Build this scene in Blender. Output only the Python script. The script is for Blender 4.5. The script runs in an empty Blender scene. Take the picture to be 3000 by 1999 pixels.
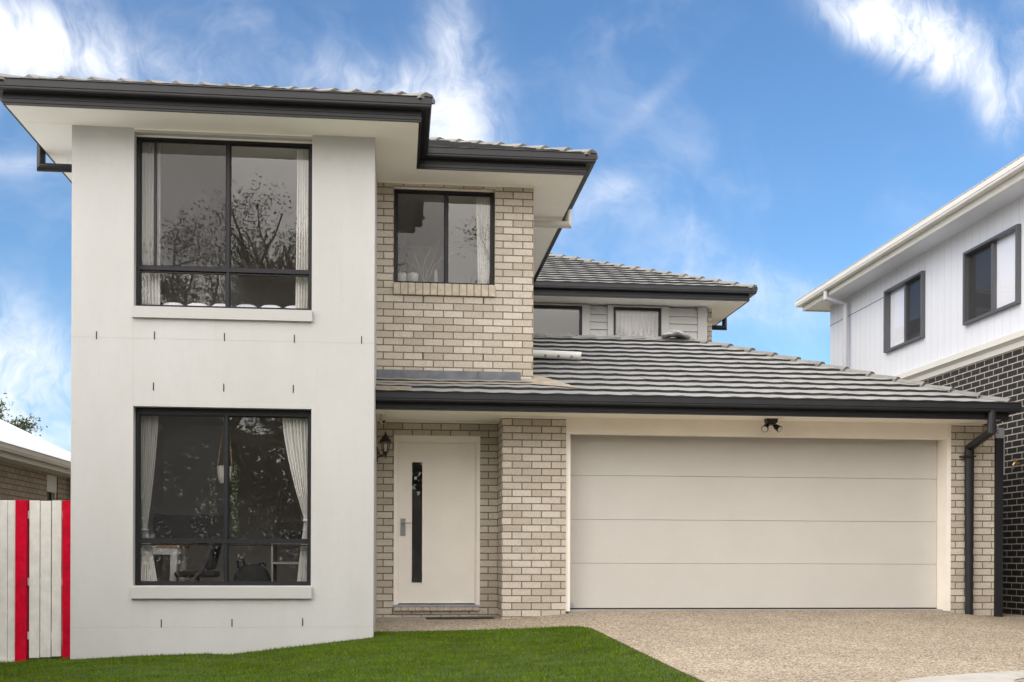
import bpy, bmesh, math, random
import numpy as np
from mathutils import Vector, Matrix
R = math.radians
C = bpy.context.scene.collection
sc = bpy.context.scene
random.seed(7); rng = np.random.default_rng(11)

# ------------------------------------------------------------------ camera
TH = math.atan(340/3300)
cd = bpy.data.cameras.new('camera'); cam = bpy.data.objects.new('camera', cd); C.objects.link(cam)
cd.sensor_width = 36; cd.lens = 36*3300/3000; cd.shift_y = (1635-999.5)/3000; cd.clip_end = 2000; cd.clip_start = .05
cam.matrix_world = Matrix.Translation((0, 0, .63)) @ Matrix.Rotation(-TH, 4, 'Z') @ Matrix.Rotation(R(90), 4, 'X') @ Matrix.Rotation(.0035, 4, 'Z')
sc.camera = cam
sc.view_settings.view_transform = 'Standard'; sc.view_settings.look = 'None'
sc.view_settings.exposure = 0.50; sc.view_settings.gamma = 1
sc.cycles.max_bounces = 8; sc.cycles.transparent_max_bounces = 24; sc.cycles.diffuse_bounces = 5; sc.cycles.glossy_bounces = 4

# ------------------------------------------------------------------ node helpers
class NT:
    def __init__(s, tree): s.t = tree; s.n = tree.nodes; s.l = tree.links
    def node(s, kind, **kw):
        n = s.n.new(kind)
        for k, v in kw.items(): setattr(n, k, v)
        return n
    def put(s, sock, v):
        if hasattr(v, 'is_output'): s.l.new(v, sock)
        elif v is not None:
            if sock.type == 'RGBA' and len(v) == 3: v = (*v, 1)
            sock.default_value = v
    def m(s, op, a, b=None, c=None, clamp=False):
        n = s.node('ShaderNodeMath', operation=op, use_clamp=clamp)
        for i, v in enumerate((a, b, c)):
            if v is not None: s.put(n.inputs[i], v)
        return n.outputs[0]
    def mix(s, f, a, b, mode='MIX'):
        n = s.node('ShaderNodeMix', data_type='RGBA', blend_type=mode)
        s.put(n.inputs[0], f); s.put(n.inputs[6], a); s.put(n.inputs[7], b)
        return n.outputs[2]
    def noise(s, vec, scale, detail=3, rough=.5, dist=0, out='Fac'):
        n = s.node('ShaderNodeTexNoise'); s.put(n.inputs['Vector'], vec)
        n.inputs['Scale'].default_value = scale; n.inputs['Detail'].default_value = detail
        n.inputs['Roughness'].default_value = rough; n.inputs['Distortion'].default_value = dist
        return n.outputs[out]
    def ramp(s, f, lo, hi, a=0., b=1., smooth=True):
        n = s.node('ShaderNodeMapRange', interpolation_type='SMOOTHSTEP' if smooth else 'LINEAR')
        s.put(n.inputs[0], f)
        for i, v in enumerate((lo, hi, a, b)): n.inputs[i+1].default_value = v
        return n.outputs[0]
    def scale(s, vec, v):
        n = s.node('ShaderNodeVectorMath', operation='MULTIPLY'); s.put(n.inputs[0], vec); n.inputs[1].default_value = v
        return n.outputs[0]
    def xyz(s, vec):
        n = s.node('ShaderNodeSeparateXYZ'); s.put(n.inputs[0], vec); return n.outputs
    def comb(s, x, y, z=0.):
        n = s.node('ShaderNodeCombineXYZ'); s.put(n.inputs[0], x); s.put(n.inputs[1], y); s.put(n.inputs[2], z); return n.outputs[0]

# ------------------------------------------------------------------ world: blue sky with wispy cloud ahead, grey overcast behind
SUN_EL, SUN_AZ = 33, 230      # azimuth clockwise from +Y (behind and left of the camera)
w = bpy.data.worlds.new('World'); sc.world = w; w.use_nodes = True
W = NT(w.node_tree); W.n.clear()
tc = W.node('ShaderNodeTexCoord').outputs['Generated']
x, y, z = W.xyz(tc)
sky = W.node('ShaderNodeTexSky', sky_type='NISHITA', sun_disc=False, sun_elevation=R(SUN_EL), sun_rotation=R(SUN_AZ), air_density=1.0, dust_density=.6, ozone_density=2.0)
skyc = W.mix(1., sky.outputs[0], (.074, .101, .122), 'MULTIPLY')
# gnomonic sky coordinates, valid ahead
yy = W.m('MAXIMUM', y, .08)
a = W.m('DIVIDE', x, yy); b = W.m('DIVIDE', z, yy)
p = W.comb(a, b)
def blob(ca, cb, ra, rb, ang, amp):
    ca_, sa_ = math.cos(R(ang)), math.sin(R(ang))
    da = W.m('SUBTRACT', a, ca); db = W.m('SUBTRACT', b, cb)
    u = W.m('DIVIDE', W.m('ADD', W.m('MULTIPLY', da, ca_), W.m('MULTIPLY', db, sa_)), ra)
    v = W.m('DIVIDE', W.m('SUBTRACT', W.m('MULTIPLY', db, ca_), W.m('MULTIPLY', da, sa_)), rb)
    q = W.m('ADD', W.m('MULTIPLY', u, u), W.m('MULTIPLY', v, v))
    return W.m('MULTIPLY', W.m('EXPONENT', W.m('MULTIPLY', q, -1.)), amp)
BL = [(-.335, .44, .075, .042, 0, .95), (-.26, .425, .10, .03, -15, .35), (-.15, .43, .14, .05, 0, .26),
      (.052, .46, .032, .075, 8, .55), (.028, .388, .060, .035, -15, .72), (-.02, .41, .04, .03, 0, .3), (.06, .35, .05, .06, 0, .42),
      (.43, .495, .055, .026, -20, 1.15), (.49, .485, .06, .035, -25, 1.35), (.555, .42, .025, .035, 15, .6), (.60, .47, .04, .06, 0, .35),
      (.16, .32, .09, .020, 20, .34), (.10, .30, .06, .03, 0, .4), (.26, .31, .05, .03, 0, .12), (.235, .42, .055, .009, 45, .15), (.32, .26, .08, .03, -10, .22), (.30, .235, .10, .03, 0, .36), (.27, .30, .05, .012, -28, .08),
      (-.345, .17, .045, .05, 0, .4), (-.33, .11, .12, .07, 0, .8), (-.31, .17, .04, .04, 0, .3), (-.33, .235, .03, .03, 0, .2), (-.31, .335, .06, .010, 0, .3)]
tot = None
for q in BL:
    g = blob(*q); tot = g if tot is None else W.m('ADD', tot, g)
wv = W.noise(W.scale(p, (1, 1, 1)), 5, 4, .55, 0, 'Color')
warp = W.node('ShaderNodeVectorMath', operation='MULTIPLY_ADD'); W.l.new(wv, warp.inputs[0]); warp.inputs[1].default_value = (.16, .16, 0); W.l.new(p, warp.inputs[2])
n1 = W.noise(W.scale(warp.outputs[0], (1.5, .8, 1)), 19, 9, .66, .35)
n2 = W.noise(W.scale(warp.outputs[0], (1, 1.3, 1)), 5, 5, .6, .2)
fib = W.m('ADD', W.m('MULTIPLY', n1, .75), W.m('MULTIPLY', n2, .6))
dens = W.m('MULTIPLY', tot, W.ramp(fib, .42, .88, .12, 1.45, False))
front = W.m('MINIMUM', W.m('ADD', dens, W.ramp(n2, .44, .72, .06, .32)), 1.)
front = W.ramp(front, .03, 1.22, 0., .96)
over = W.m('MAXIMUM', W.ramp(y, .22, -.12), W.ramp(z, .50, .68))                                   # closed cloud deck behind the viewer; unseen overhead part added to brighten the ground
n3 = W.noise(W.scale(tc, (1, 1, 2)), 2.5, 5, .55)
glow = W.node('ShaderNodeVectorMath', operation='DOT_PRODUCT'); W.l.new(tc, glow.inputs[0]); glow.inputs[1].default_value = (math.sin(R(SUN_AZ))*math.cos(R(SUN_EL)), math.cos(R(SUN_AZ))*math.cos(R(SUN_EL)), math.sin(R(SUN_EL)))
deck = W.mix(W.ramp(n3, .35, .68), (.80, .80, .83), (1.36, 1.33, 1.28))
ahead = W.mix(front, skyc, (.80, .82, .87))
deck = W.mix(1., deck, W.mix(W.ramp(glow.outputs['Value'], .1, 1.), (1, 1, 1), (2.0, 1.93, 1.85)), 'MULTIPLY')
deck = W.mix(1., deck, W.mix(W.ramp(z, .10, .75), (1.32, 1.32, 1.32), (1.5, 1.5, 1.5)), 'MULTIPLY')
col = W.mix(over, ahead, deck)
bg = W.node('ShaderNodeBackground'); W.l.new(col, bg.inputs[0]); bg.inputs[1].default_value = 1.0
ou = W.node('ShaderNodeOutputWorld'); W.l.new(bg.outputs[0], ou.inputs[0])
# ------------------------------------------------------------------ sun (soft, behind thin cloud)
sd = bpy.data.lights.new('sun', 'SUN'); so = bpy.data.objects.new('sun', sd); C.objects.link(so)
sd.energy = .25; sd.angle = R(50); sd.color = (1, .975, .935)
dv = Vector((math.sin(R(SUN_AZ))*math.cos(R(SUN_EL)), math.cos(R(SUN_AZ))*math.cos(R(SUN_EL)), math.sin(R(SUN_EL))))
so.rotation_euler = dv.to_track_quat('Z', 'Y').to_euler(); so.location = dv*40

# ------------------------------------------------------------------ materials
M = {}
def mat(name, col, rough=.6, metal=0., var=.0, vscale=3., bump=0., bscale=60., spec=.5, fn=None):
    m = bpy.data.materials.new(name); m.use_nodes = True; T = NT(m.node_tree)
    bs = T.n['Principled BSDF']; bs.inputs['Roughness'].default_value = rough; bs.inputs['Metallic'].default_value = metal
    bs.inputs['Specular IOR Level'].default_value = spec
    oc = T.node('ShaderNodeTexCoord').outputs['Object']; c = (*col, 1)
    if var:
        f = T.noise(oc, vscale, 5, .6)
        c = T.mix(T.ramp(f, .3, .7), tuple(q*(1-var) for q in col), tuple(min(1, q*(1+var)) for q in col))
    h = None
    if bump: h = T.noise(oc, bscale, 4, .6)
    if fn: c2, h2, bmp = fn(T, oc, c); c = c2; h = h2 if h2 is not None else h; bump = bmp or bump
    T.put(bs.inputs['Base Color'], c)
    if h is not None and bump:
        bn = T.node('ShaderNodeBump'); bn.inputs['Strength'].default_value = 1; bn.inputs['Distance'].default_value = bump
        T.l.new(h, bn.inputs['Height']); T.l.new(bn.outputs[0], bs.inputs['Normal'])
    M[name] = m; return m
def brick_fn(c1, c2, mortar, spots, ms=.0085, off=(0, 0), flat=False, stain=.42):
    def fn(T, oc, c):
        X, Y, Z = T.xyz(oc)
        v = T.comb(T.m('ADD', T.m('ADD', X, Y), off[0]), T.m('ADD', Z, off[1]))
        bt = T.node('ShaderNodeTexBrick'); T.l.new(v, bt.inputs['Vector'])
        bt.offset = .5; bt.inputs['Scale'].default_value = 1; bt.inputs['Brick Width'].default_value = .24; bt.inputs['Row Height'].default_value = .086
        bt.inputs['Mortar Size'].default_value = ms; bt.inputs['Mortar Smooth'].default_value = .25; bt.inputs['Bias'].default_value = -.1
        T.put(bt.inputs['Color1'], c1); T.put(bt.inputs['Color2'], c2); T.put(bt.inputs['Mortar'], mortar)
        f = T.noise(oc, 55, 5, .75); g = T.noise(oc, 13, 6, .75)
        base = bt.outputs['Color']
        m1 = T.mix(T.m('MULTIPLY', T.ramp(g, .45, .75), stain), base, spots)
        m2 = T.mix(.5, m1, T.mix(T.ramp(f, .3, .7), (.62, .62, .62), (1.36, 1.36, 1.36)), 'MULTIPLY')
        h = T.m('ADD', T.m('MULTIPLY', bt.outputs['Fac'], -1.), T.m('MULTIPLY', f, .3))
        return m2, h, .006
    return fn
mat('cream_brick', (1, 1, 1), .85, fn=brick_fn((.565, .515, .440), (.405, .355, .285), (.1720, .1360, .1000), (.3520, .2800, .2040), .0072))
mat('brick_edge', (.4800, .4240, .3440), .85, var=.16, vscale=14, bump=.003)
mat('mortar', (.30, .245, .18), .95, var=.1, vscale=30)
mat('black_brick', (1, 1, 1), .5, fn=brick_fn((.012, .012, .013), (.019, .018, .020), (.43, .38, .31), (.03, .03, .03), .0085, (.1, .02), stain=.1))
mat('tan_brick', (1, 1, 1), .85, fn=brick_fn((.2550, .1997, .1403), (.1955, .1487, .1020), (.0850, .0663, .0467), (.1700, .1275, .0850), .008))
def render_fn(T, oc, c):
    f = T.noise(oc, 240, 3, .6); g = T.noise(T.scale(oc, (1, 1, .35)), 2.2, 5, .6); k = T.noise(oc, 14, 4, .6)
    cc = T.mix(T.ramp(g, .3, .72), (.465, .462, .453), (.497, .495, .489))
    cc = T.mix(T.m('MULTIPLY', T.ramp(k, .5, .8), .25), cc, (.415, .405, .385))
    ru = T.noise(T.scale(oc, (9, 9, .5)), 1.3, 5, .7)
    cc = T.mix(T.m('MULTIPLY', T.ramp(ru, .55, .8), .30), cc, (.385, .375, .36))
    return cc, T.m('ADD', f, T.m('MULTIPLY', g, .6)), .0028
mat('white_render', (1, 1, 1), .85, fn=render_fn)
mat('render_trim', (.4316, .4274, .4150), .7, var=.02, bump=.0008, bscale=200)
mat('soffit_paint', (.93, .90, .83), .75, var=.02, vscale=2)
mat('cream_paint', (.88, .82, .74), .55, var=.03, vscale=3)
def gdoor_fn(T, oc, c):
    f = T.noise(T.scale(oc, (2.2, 1, 60)), 5, 4, .65); g = T.noise(oc, 1.1, 4, .6)
    return T.mix(T.ramp(T.m('ADD', T.m('MULTIPLY', f, .4), T.m('MULTIPLY', g, .6)), .35, .65), (.525, .505, .468), (.56, .542, .505)), f, .0022
mat('garage_door_paint', (1, 1, 1), .55, fn=gdoor_fn)
mat('door_paint', (.84, .79, .71), .5, var=.02)
mat('charcoal_metal', (.017, .0175, .020), .42, var=.12, vscale=4, spec=.35)
mat('charcoal_frame', (.015, .015, .018), .42, spec=.3)
mat('joint', (.42, .415, .405), .85)
mat('clad_groove', (.47, .48, .52), .8)
mat('door_back', (.16, .15, .14), .8)
mat('black_metal', (.012, .012, .013), .4)
mat('pipe_cream', (.62, .59, .53), .5, var=.04)
mat('white_plastic', (.60, .595, .57), .45, var=.03, vscale=8)
mat('galvanised', (.45, .47, .52), .35, .7, var=.1, vscale=10)
mat('lead_flashing', (.1240, .1320, .1480), .5, .25, var=.16, vscale=7, bump=.004, bscale=9)
mat('mortar_bed', (.2940, .2520, .1960), .9, var=.15, vscale=12, bump=.006, bscale=30)
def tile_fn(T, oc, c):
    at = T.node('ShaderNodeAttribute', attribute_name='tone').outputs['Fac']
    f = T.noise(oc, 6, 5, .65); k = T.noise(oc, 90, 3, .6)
    cc = T.mix(T.ramp(at, 0, .5, 0, 1, False), (.032, .032, .033), T.mix(T.ramp(at, .5, .75, 0, 1, False), (.205, .205, .202), (.245, .244, .238)))  # zero tone on lips and undersides: dark edge colour plus painted-in course shadow
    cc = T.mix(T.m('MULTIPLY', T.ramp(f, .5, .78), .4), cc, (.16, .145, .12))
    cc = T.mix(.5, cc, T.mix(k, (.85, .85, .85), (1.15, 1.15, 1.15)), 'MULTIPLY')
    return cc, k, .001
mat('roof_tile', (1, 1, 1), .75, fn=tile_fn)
mat('ridge_tile', (.165, .160, .150), .8, var=.16, vscale=5, bump=.002, bscale=60)
mat('neighbour_white', (.64, .66, .71), .5, var=.015)
mat('neighbour_trim', (.64, .625, .585), .4, var=.02)
mat('gray_frame', (.085, .088, .098), .4)
mat('white_roof', (.60, .61, .63), .45, var=.02)
mat('tan_metal', (.30, .26, .21), .5, var=.05)
mat('tan_paint', (.42, .39, .34), .6)
def grain_fn(T, oc, c):
    f = T.noise(T.scale(oc, (30, 30, 1.2)), 3, 5, .7)
    return T.mix(T.ramp(f, .35, .75), c, T.mix(.12, c, (.12, .09, .06))), f, .0015
mat('fence_white', (.63, .62, .585), .6, var=.07, vscale=9, fn=grain_fn)
mat('fence_red', (.50, .001, .024), .75, spec=.06, var=.16, vscale=11, fn=grain_fn)
def agg_fn(T, oc, c):
    vo = T.node('ShaderNodeTexVoronoi'); T.l.new(T.scale(oc, (1, 1, 1)), vo.inputs['Vector']); vo.inputs['Scale'].default_value = 62
    r, g, b_ = T.xyz(vo.outputs['Color'])
    cr = T.node('ShaderNodeValToRGB'); T.l.new(r, cr.inputs[0]); e = cr.color_ramp.elements
    cols = [(0, (.085, .067, .048)), (.14, (.215, .165, .108)), (.42, (.335, .265, .182)), (.72, (.43, .355, .268)), (.92, (.50, .45, .37))]
    e[0].position, e[0].color = cols[0][0], (*cols[0][1], 1); e[1].position, e[1].color = cols[-1][0], (*cols[-1][1], 1)
    for pos, cc in cols[1:-1]:
        k = e.new(pos); k.color = (*cc, 1)
    edge = T.ramp(vo.outputs['Distance'], .35, .75, 0, .55)
    cc = T.mix(edge, cr.outputs[0], (.12, .098, .074))
    big = T.noise(oc, 1.3, 5, .6)
    cc = T.mix(.7, cc, T.mix(T.ramp(big, .3, .7), (.84, .83, .81), (1.12, 1.1, 1.08)), 'MULTIPLY')
    cc = T.mix(T.m('MULTIPLY', T.ramp(g, .93, .97), .7), cc, (.10, .12, .15))
    st = T.noise(T.scale(oc, (1, .35, 1)), 1.1, 6, .7, .6)
    cc = T.mix(T.m('MULTIPLY', T.ramp(st, .56, .72), .35), cc, (.165, .135, .10))
    return cc, T.m('MULTIPLY', vo.outputs['Distance'], -1.), .010
mat('exposed_aggregate', (1, 1, 1), .8, fn=agg_fn)
mat('concrete', (.34, .325, .30), .85, var=.12, vscale=4, bump=.002, bscale=90)
mat('slab', (.2850, .2475, .2025), .85, var=.12, vscale=9)
def soil_fn(T, oc, c):
    f = T.noise(oc, 40, 5, .7)
    return T.mix(f, (.03, .024, .016), (.09, .065, .04)), f, .01
mat('soil', (1, 1, 1), .95, fn=soil_fn)
def turf_fn(T, oc, c):
    f = T.noise(T.scale(oc, (1, 2.2, 1)), 55, 5, .7); g = T.noise(oc, 1.6, 4, .6)
    cc = T.mix(T.ramp(f, .3, .7), (.018, .036, .001), (.038, .062, .003))
    return T.mix(T.m('MULTIPLY', T.ramp(g, .4, .7), .5), cc, (.03, .07, .006)), f, .01
mat('turf', (1, 1, 1), .9, fn=turf_fn)
def blade_fn(T, oc, c):
    at = T.node('ShaderNodeAttribute', attribute_name='tone').outputs['Fac']
    g = T.noise(T.scale(oc, (1, 2.5, 1)), 2.2, 5, .65)
    cc = T.mix(at, (.038, .092, .000), (.135, .200, .003))
    cc = T.mix(T.ramp(at, .965, .975), cc, (.27, .24, .07))
    return T.mix(T.m('MULTIPLY', T.ramp(g, .40, .62), .75), cc, (.050, .085, .002)), None, 0
mat('grass_blade', (1, 1, 1), .7, fn=blade_fn, spec=.03)
mat('asphalt', (.17, .16, .15), .9, var=.2, bump=.004)
mat('field', (.24, .21, .12), .95, var=.25, vscale=.3)
mat('room_paint', (.62, .60, .58), .8)
mat('room_floor', (.14, .11, .085), .6)
mat('wood_top', (.42, .27, .13), .5, var=.2, vscale=10)
mat('bark', (.30, .26, .22), .9, var=.4, vscale=3, bump=.01, bscale=20)
mat('leaf_olive', (.050, .062, .024), .55, var=.45, vscale=1.2, spec=.3)
mat('leaf_green', (.050, .065, .014), .55, var=.5, vscale=.8, spec=.3)
mat('ceramic', (.72, .70, .67), .4)
mat('rope', (.36, .24, .12), .8)
mat('vine', (.16, .20, .13), .6)
mat('dark_fabric', (.012, .012, .013), .8)
mat('gray_plastic', (.05, .05, .055), .5)
mat('pillow_cloth', (.74, .75, .82), .85)
mat('door_mat_rubber', (.018, .017, .016), .9, var=.4, vscale=60, bump=.004, bscale=150)
mat('brass', (.42, .28, .12), .35, .8)
mat('lamp_lens', (.55, .52, .47), .2)
mat('steel_handle', (.30, .30, .31), .35, .7)
mat('plastic_film', (.20, .20, .195), .35, var=.3, vscale=20)
def glass(name, tint, ior, mixcol=None, op=0.):
    m = bpy.data.materials.new(name); m.use_nodes = True; T = NT(m.node_tree); T.n.clear()
    tr = T.node('ShaderNodeBsdfTransparent'); T.put(tr.inputs[0], tint)
    gl = T.node('ShaderNodeBsdfGlossy'); gl.inputs['Roughness'].default_value = .0; T.put(gl.inputs[0], (1, 1, 1))
    oc = T.node('ShaderNodeTexCoord').outputs['Object']
    bn = T.node('ShaderNodeBump'); bn.inputs['Distance'].default_value = .004; bn.inputs['Strength'].default_value = .12
    T.l.new(T.noise(oc, 1.1, 1, .5), bn.inputs['Height']); T.l.new(bn.outputs[0], gl.inputs['Normal'])
    lw = T.node('ShaderNodeLayerWeight'); lw.inputs[0].default_value = .5
    f0 = ((ior-1)/(ior+1))**2; frv = T.m('ADD', T.m('MULTIPLY', T.m('POWER', lw.outputs['Facing'], 5), 1-f0), f0)
    mx = T.node('ShaderNodeMixShader'); T.l.new(frv, mx.inputs[0]); T.l.new(tr.outputs[0], mx.inputs[1]); T.l.new(gl.outputs[0], mx.inputs[2])
    o = T.node('ShaderNodeOutputMaterial'); T.l.new(mx.outputs[0], o.inputs[0]); M[name] = m
glass('window_glass', (.96, .96, .955), 1.68)
glass('lantern_glass', (.85, .85, .82), 1.5)
def screen(name, col, op):
    m = bpy.data.materials.new(name); m.use_nodes = True; T = NT(m.node_tree); T.n.clear()
    tr = T.node('ShaderNodeBsdfTransparent'); df = T.node('ShaderNodeBsdfDiffuse'); T.put(df.inputs[0], col)
    mx = T.node('ShaderNodeMixShader'); mx.inputs[0].default_value = op
    T.l.new(tr.outputs[0], mx.inputs[1]); T.l.new(df.outputs[0], mx.inputs[2])
    o = T.node('ShaderNodeOutputMaterial'); T.l.new(mx.outputs[0], o.inputs[0]); M[name] = m
screen('fly_screen', (.05, .05, .052), .30)
def curtain_mat():
    m = bpy.data.materials.new('curtain_cloth'); m.use_nodes = True; T = NT(m.node_tree); T.n.clear()
    df = T.node('ShaderNodeBsdfDiffuse'); T.put(df.inputs[0], (.88, .87, .85)); tl = T.node('ShaderNodeBsdfTranslucent'); T.put(tl.inputs[0], (.75, .74, .70))
    mx = T.node('ShaderNodeMixShader'); mx.inputs[0].default_value = .3; T.l.new(df.outputs[0], mx.inputs[1]); T.l.new(tl.outputs[0], mx.inputs[2])
    o = T.node('ShaderNodeOutputMaterial'); T.l.new(mx.outputs[0], o.inputs[0]); M['curtain_cloth'] = m
curtain_mat()

# ------------------------------------------------------------------ mesh helpers
class MB:
    def __init__(s): s.v = []; s.f = []; s.tone = None
    def add(s, vs, fs):
        o = len(s.v); s.v += [tuple(q) for q in vs]; s.f += [tuple(i+o for i in f) for f in fs]; return s
    def box(s, x0, x1, y0, y1, z0, z1, rot=None):
        vs = [(x, y, z) for x in (x0, x1) for y in (y0, y1) for z in (z0, z1)]
        if rot is not None:
            c = Vector(((x0+x1)/2, (y0+y1)/2, (z0+z1)/2)); vs = [c+rot@(Vector(q)-c) for q in vs]
        return s.add(vs, [(0, 1, 3, 2), (4, 6, 7, 5), (0, 4, 5, 1), (2, 3, 7, 6), (0, 2, 6, 4), (1, 5, 7, 3)])
    def tube(s, pts, r, n=10, cap=True):
        pts = [Vector(q) for q in pts]; rs = r if isinstance(r, (list, tuple)) else [r]*len(pts)
        rings = []; up = None
        for i, q in enumerate(pts):
            d = ((pts[min(i+1, len(pts)-1)]-q).normalized() + (q-pts[max(i-1, 0)]).normalized())
            d = d.normalized() if d.length > 1e-6 else Vector((0, 0, 1))
            if up is None: up = Vector((0, 0, 1)) if abs(d.z) < .9 else Vector((1, 0, 0))
            a_ = d.cross(up).normalized(); b_ = a_.cross(d).normalized(); up = b_
            k = 1.
            if 0 < i < len(pts)-1:
                cs = abs(d.dot((pts[i+1]-q).normalized())); k = 1/max(cs, .5)
            rings.append([q + (a_*math.cos(t)+b_*math.sin(t))*rs[i]*(k if len(pts) < 8 else 1) for t in [2*math.pi*j/n for j in range(n)]])
        vs = [q for rg in rings for q in rg]; fs = []
        for i in range(len(pts)-1):
            for j in range(n): fs.append((i*n+j, i*n+(j+1) % n, (i+1)*n+(j+1) % n, (i+1)*n+j))
        if cap: fs += [tuple(range(n))[::-1], tuple((len(pts)-1)*n+j for j in range(n))]
        return s.add(vs, fs)
    def lathe(s, prof, cx, cy, cz, n=20):
        vs = []; fs = []
        for (r, z) in prof:
            for j in range(n):
                t = 2*math.pi*j/n; vs.append((cx+r*math.cos(t), cy+r*math.sin(t), cz+z))
        for i in range(len(prof)-1):
            for j in range(n): fs.append((i*n+j, i*n+(j+1) % n, (i+1)*n+(j+1) % n, (i+1)*n+j))
        return s.add(vs, fs)
    def prism(s, poly, z0, z1, axis='z'):
        n = len(poly)
        def P(q, h): return {'z': (q[0], q[1], h), 'y': (q[0], h, q[1]), 'x': (h, q[0], q[1])}[axis]
        vs = [P(q, z0) for q in poly]+[P(q, z1) for q in poly]
        return s.add(vs, [tuple(range(n))[::-1], tuple(range(n, 2*n))]+[(i, (i+1) % n, n+(i+1) % n, n+i) for i in range(n)])
    def sweep(s, prof, path, side=1, closed=False):
        # prof: (outward, z) closed outline; path: plan polyline; outward = right of travel * side
        n = len(path); k = len(prof); vs = []; fs = []
        for i in range(n):
            q = Vector(path[i][:2])
            d0 = (q-Vector(path[i-1][:2])).normalized() if (i > 0) else None
            d1 = (Vector(path[i+1][:2])-q).normalized() if (i < n-1) else None
            ns = [Vector((d.y, -d.x))*side for d in (d0, d1) if d is not None]
            m_ = sum(ns, Vector((0, 0))); m_ = m_/len(ns)
            m_ = m_/max(m_.length_squared, .2)
            for (o, z_) in prof: vs.append((q.x+m_.x*o, q.y+m_.y*o, path[i][2]+z_))
        for i in range(n-1):
            for j in range(k): fs.append((i*k+j, i*k+(j+1) % k, (i+1)*k+(j+1) % k, (i+1)*k+j))
        fs += [tuple(range(k)), tuple((n-1)*k+j for j in range(k))[::-1]]
        return s.add(vs, fs)
    def build(s, name, m, parent=None, smooth=False, bevel=0, origin=None):
        me = bpy.data.meshes.new(name); vs = s.v
        me.from_pydata(vs, [], s.f); me.materials.append(M[m] if isinstance(m, str) else m)
        bm = bmesh.new(); bm.from_mesh(me); bmesh.ops.recalc_face_normals(bm, faces=bm.faces); bm.to_mesh(me); bm.free()
        if smooth:
            for q in me.polygons: q.use_smooth = True
        return link(name, me, parent, bevel)
def link(name, me, parent=None, bevel=0):
    o = bpy.data.objects.new(name, me); C.objects.link(o)
    if parent is not None:
        o.parent = parent; bpy.context.view_layer.update() if False else None
        o.matrix_parent_inverse = root_inv(parent)
    if bevel:
        bv = o.modifiers.new('bevel', 'BEVEL'); bv.width = bevel; bv.segments = 2; bv.limit_method = 'ANGLE'
    return o
def root_inv(p):
    m = Matrix.Identity(4)
    while p is not None:
        m = Matrix.Translation(p.location) @ m if p.parent is None else m
        p = p.parent
    return m.inverted() if True else m
def child_inv_fix(o): pass
def tag(o, label, cat, group=None, kind=None):
    if label: o['label'] = label
    if cat: o['category'] = cat
    if group: o['group'] = group
    if kind: o['kind'] = kind
    return o
def thing(name, label, cat, loc, group=None):
    o = bpy.data.objects.new(name, None); C.objects.link(o); o.location = loc; o.empty_display_size = .1
    return tag(o, label, cat, group)
# a part's mesh is written in world coordinates: parts of a thing undo the Empty's offset, sub-parts need no offset
_old_root_inv = root_inv
def root_inv(p):
    if p.parent is None and p.type == 'EMPTY': return Matrix.Translation(-p.location)
    return Matrix.Identity(4)

def wall(mb, u0, u1, z0, z1, openings, front, back, axis='y', sgn=1):
    """wall slab with rectangular openings; u runs along x (axis='y') or y (axis='x')"""
    us = sorted({u0, u1, *[q for o in openings for q in o[:2]]}); zs = sorted({z0, z1, *[q for o in openings for q in o[2:]]})
    def P(u, w_, z_): return (u, w_, z_) if axis == 'y' else (w_, u, z_)
    def solid(i, j):
        if i < 0 or j < 0 or i >= len(us)-1 or j >= len(zs)-1: return False
        cu = (us[i]+us[i+1])/2; cz = (zs[j]+zs[j+1])/2
        return not any(o[0] < cu < o[1] and o[2] < cz < o[3] for o in openings)
    for i in range(len(us)-1):
        for j in range(len(zs)-1):
            if not solid(i, j): continue
            A, B, Cc, D = us[i], us[i+1], zs[j], zs[j+1]
            for w_ in (front, back): mb.add([P(A, w_, Cc), P(B, w_, Cc), P(B, w_, D), P(A, w_, D)], [(0, 1, 2, 3)])
            if not solid(i-1, j): mb.add([P(A, front, Cc), P(A, back, Cc), P(A, back, D), P(A, front, D)], [(0, 1, 2, 3)])
            if not solid(i+1, j): mb.add([P(B, front, Cc), P(B, back, Cc), P(B, back, D), P(B, front, D)], [(0, 1, 2, 3)])
            if not solid(i, j-1): mb.add([P(A, front, Cc), P(B, front, Cc), P(B, back, Cc), P(A, back, Cc)], [(0, 1, 2, 3)])
            if not solid(i, j+1): mb.add([P(A, front, D), P(B, front, D), P(B, back, D), P(A, back, D)], [(0, 1, 2, 3)])
    return mb

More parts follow.
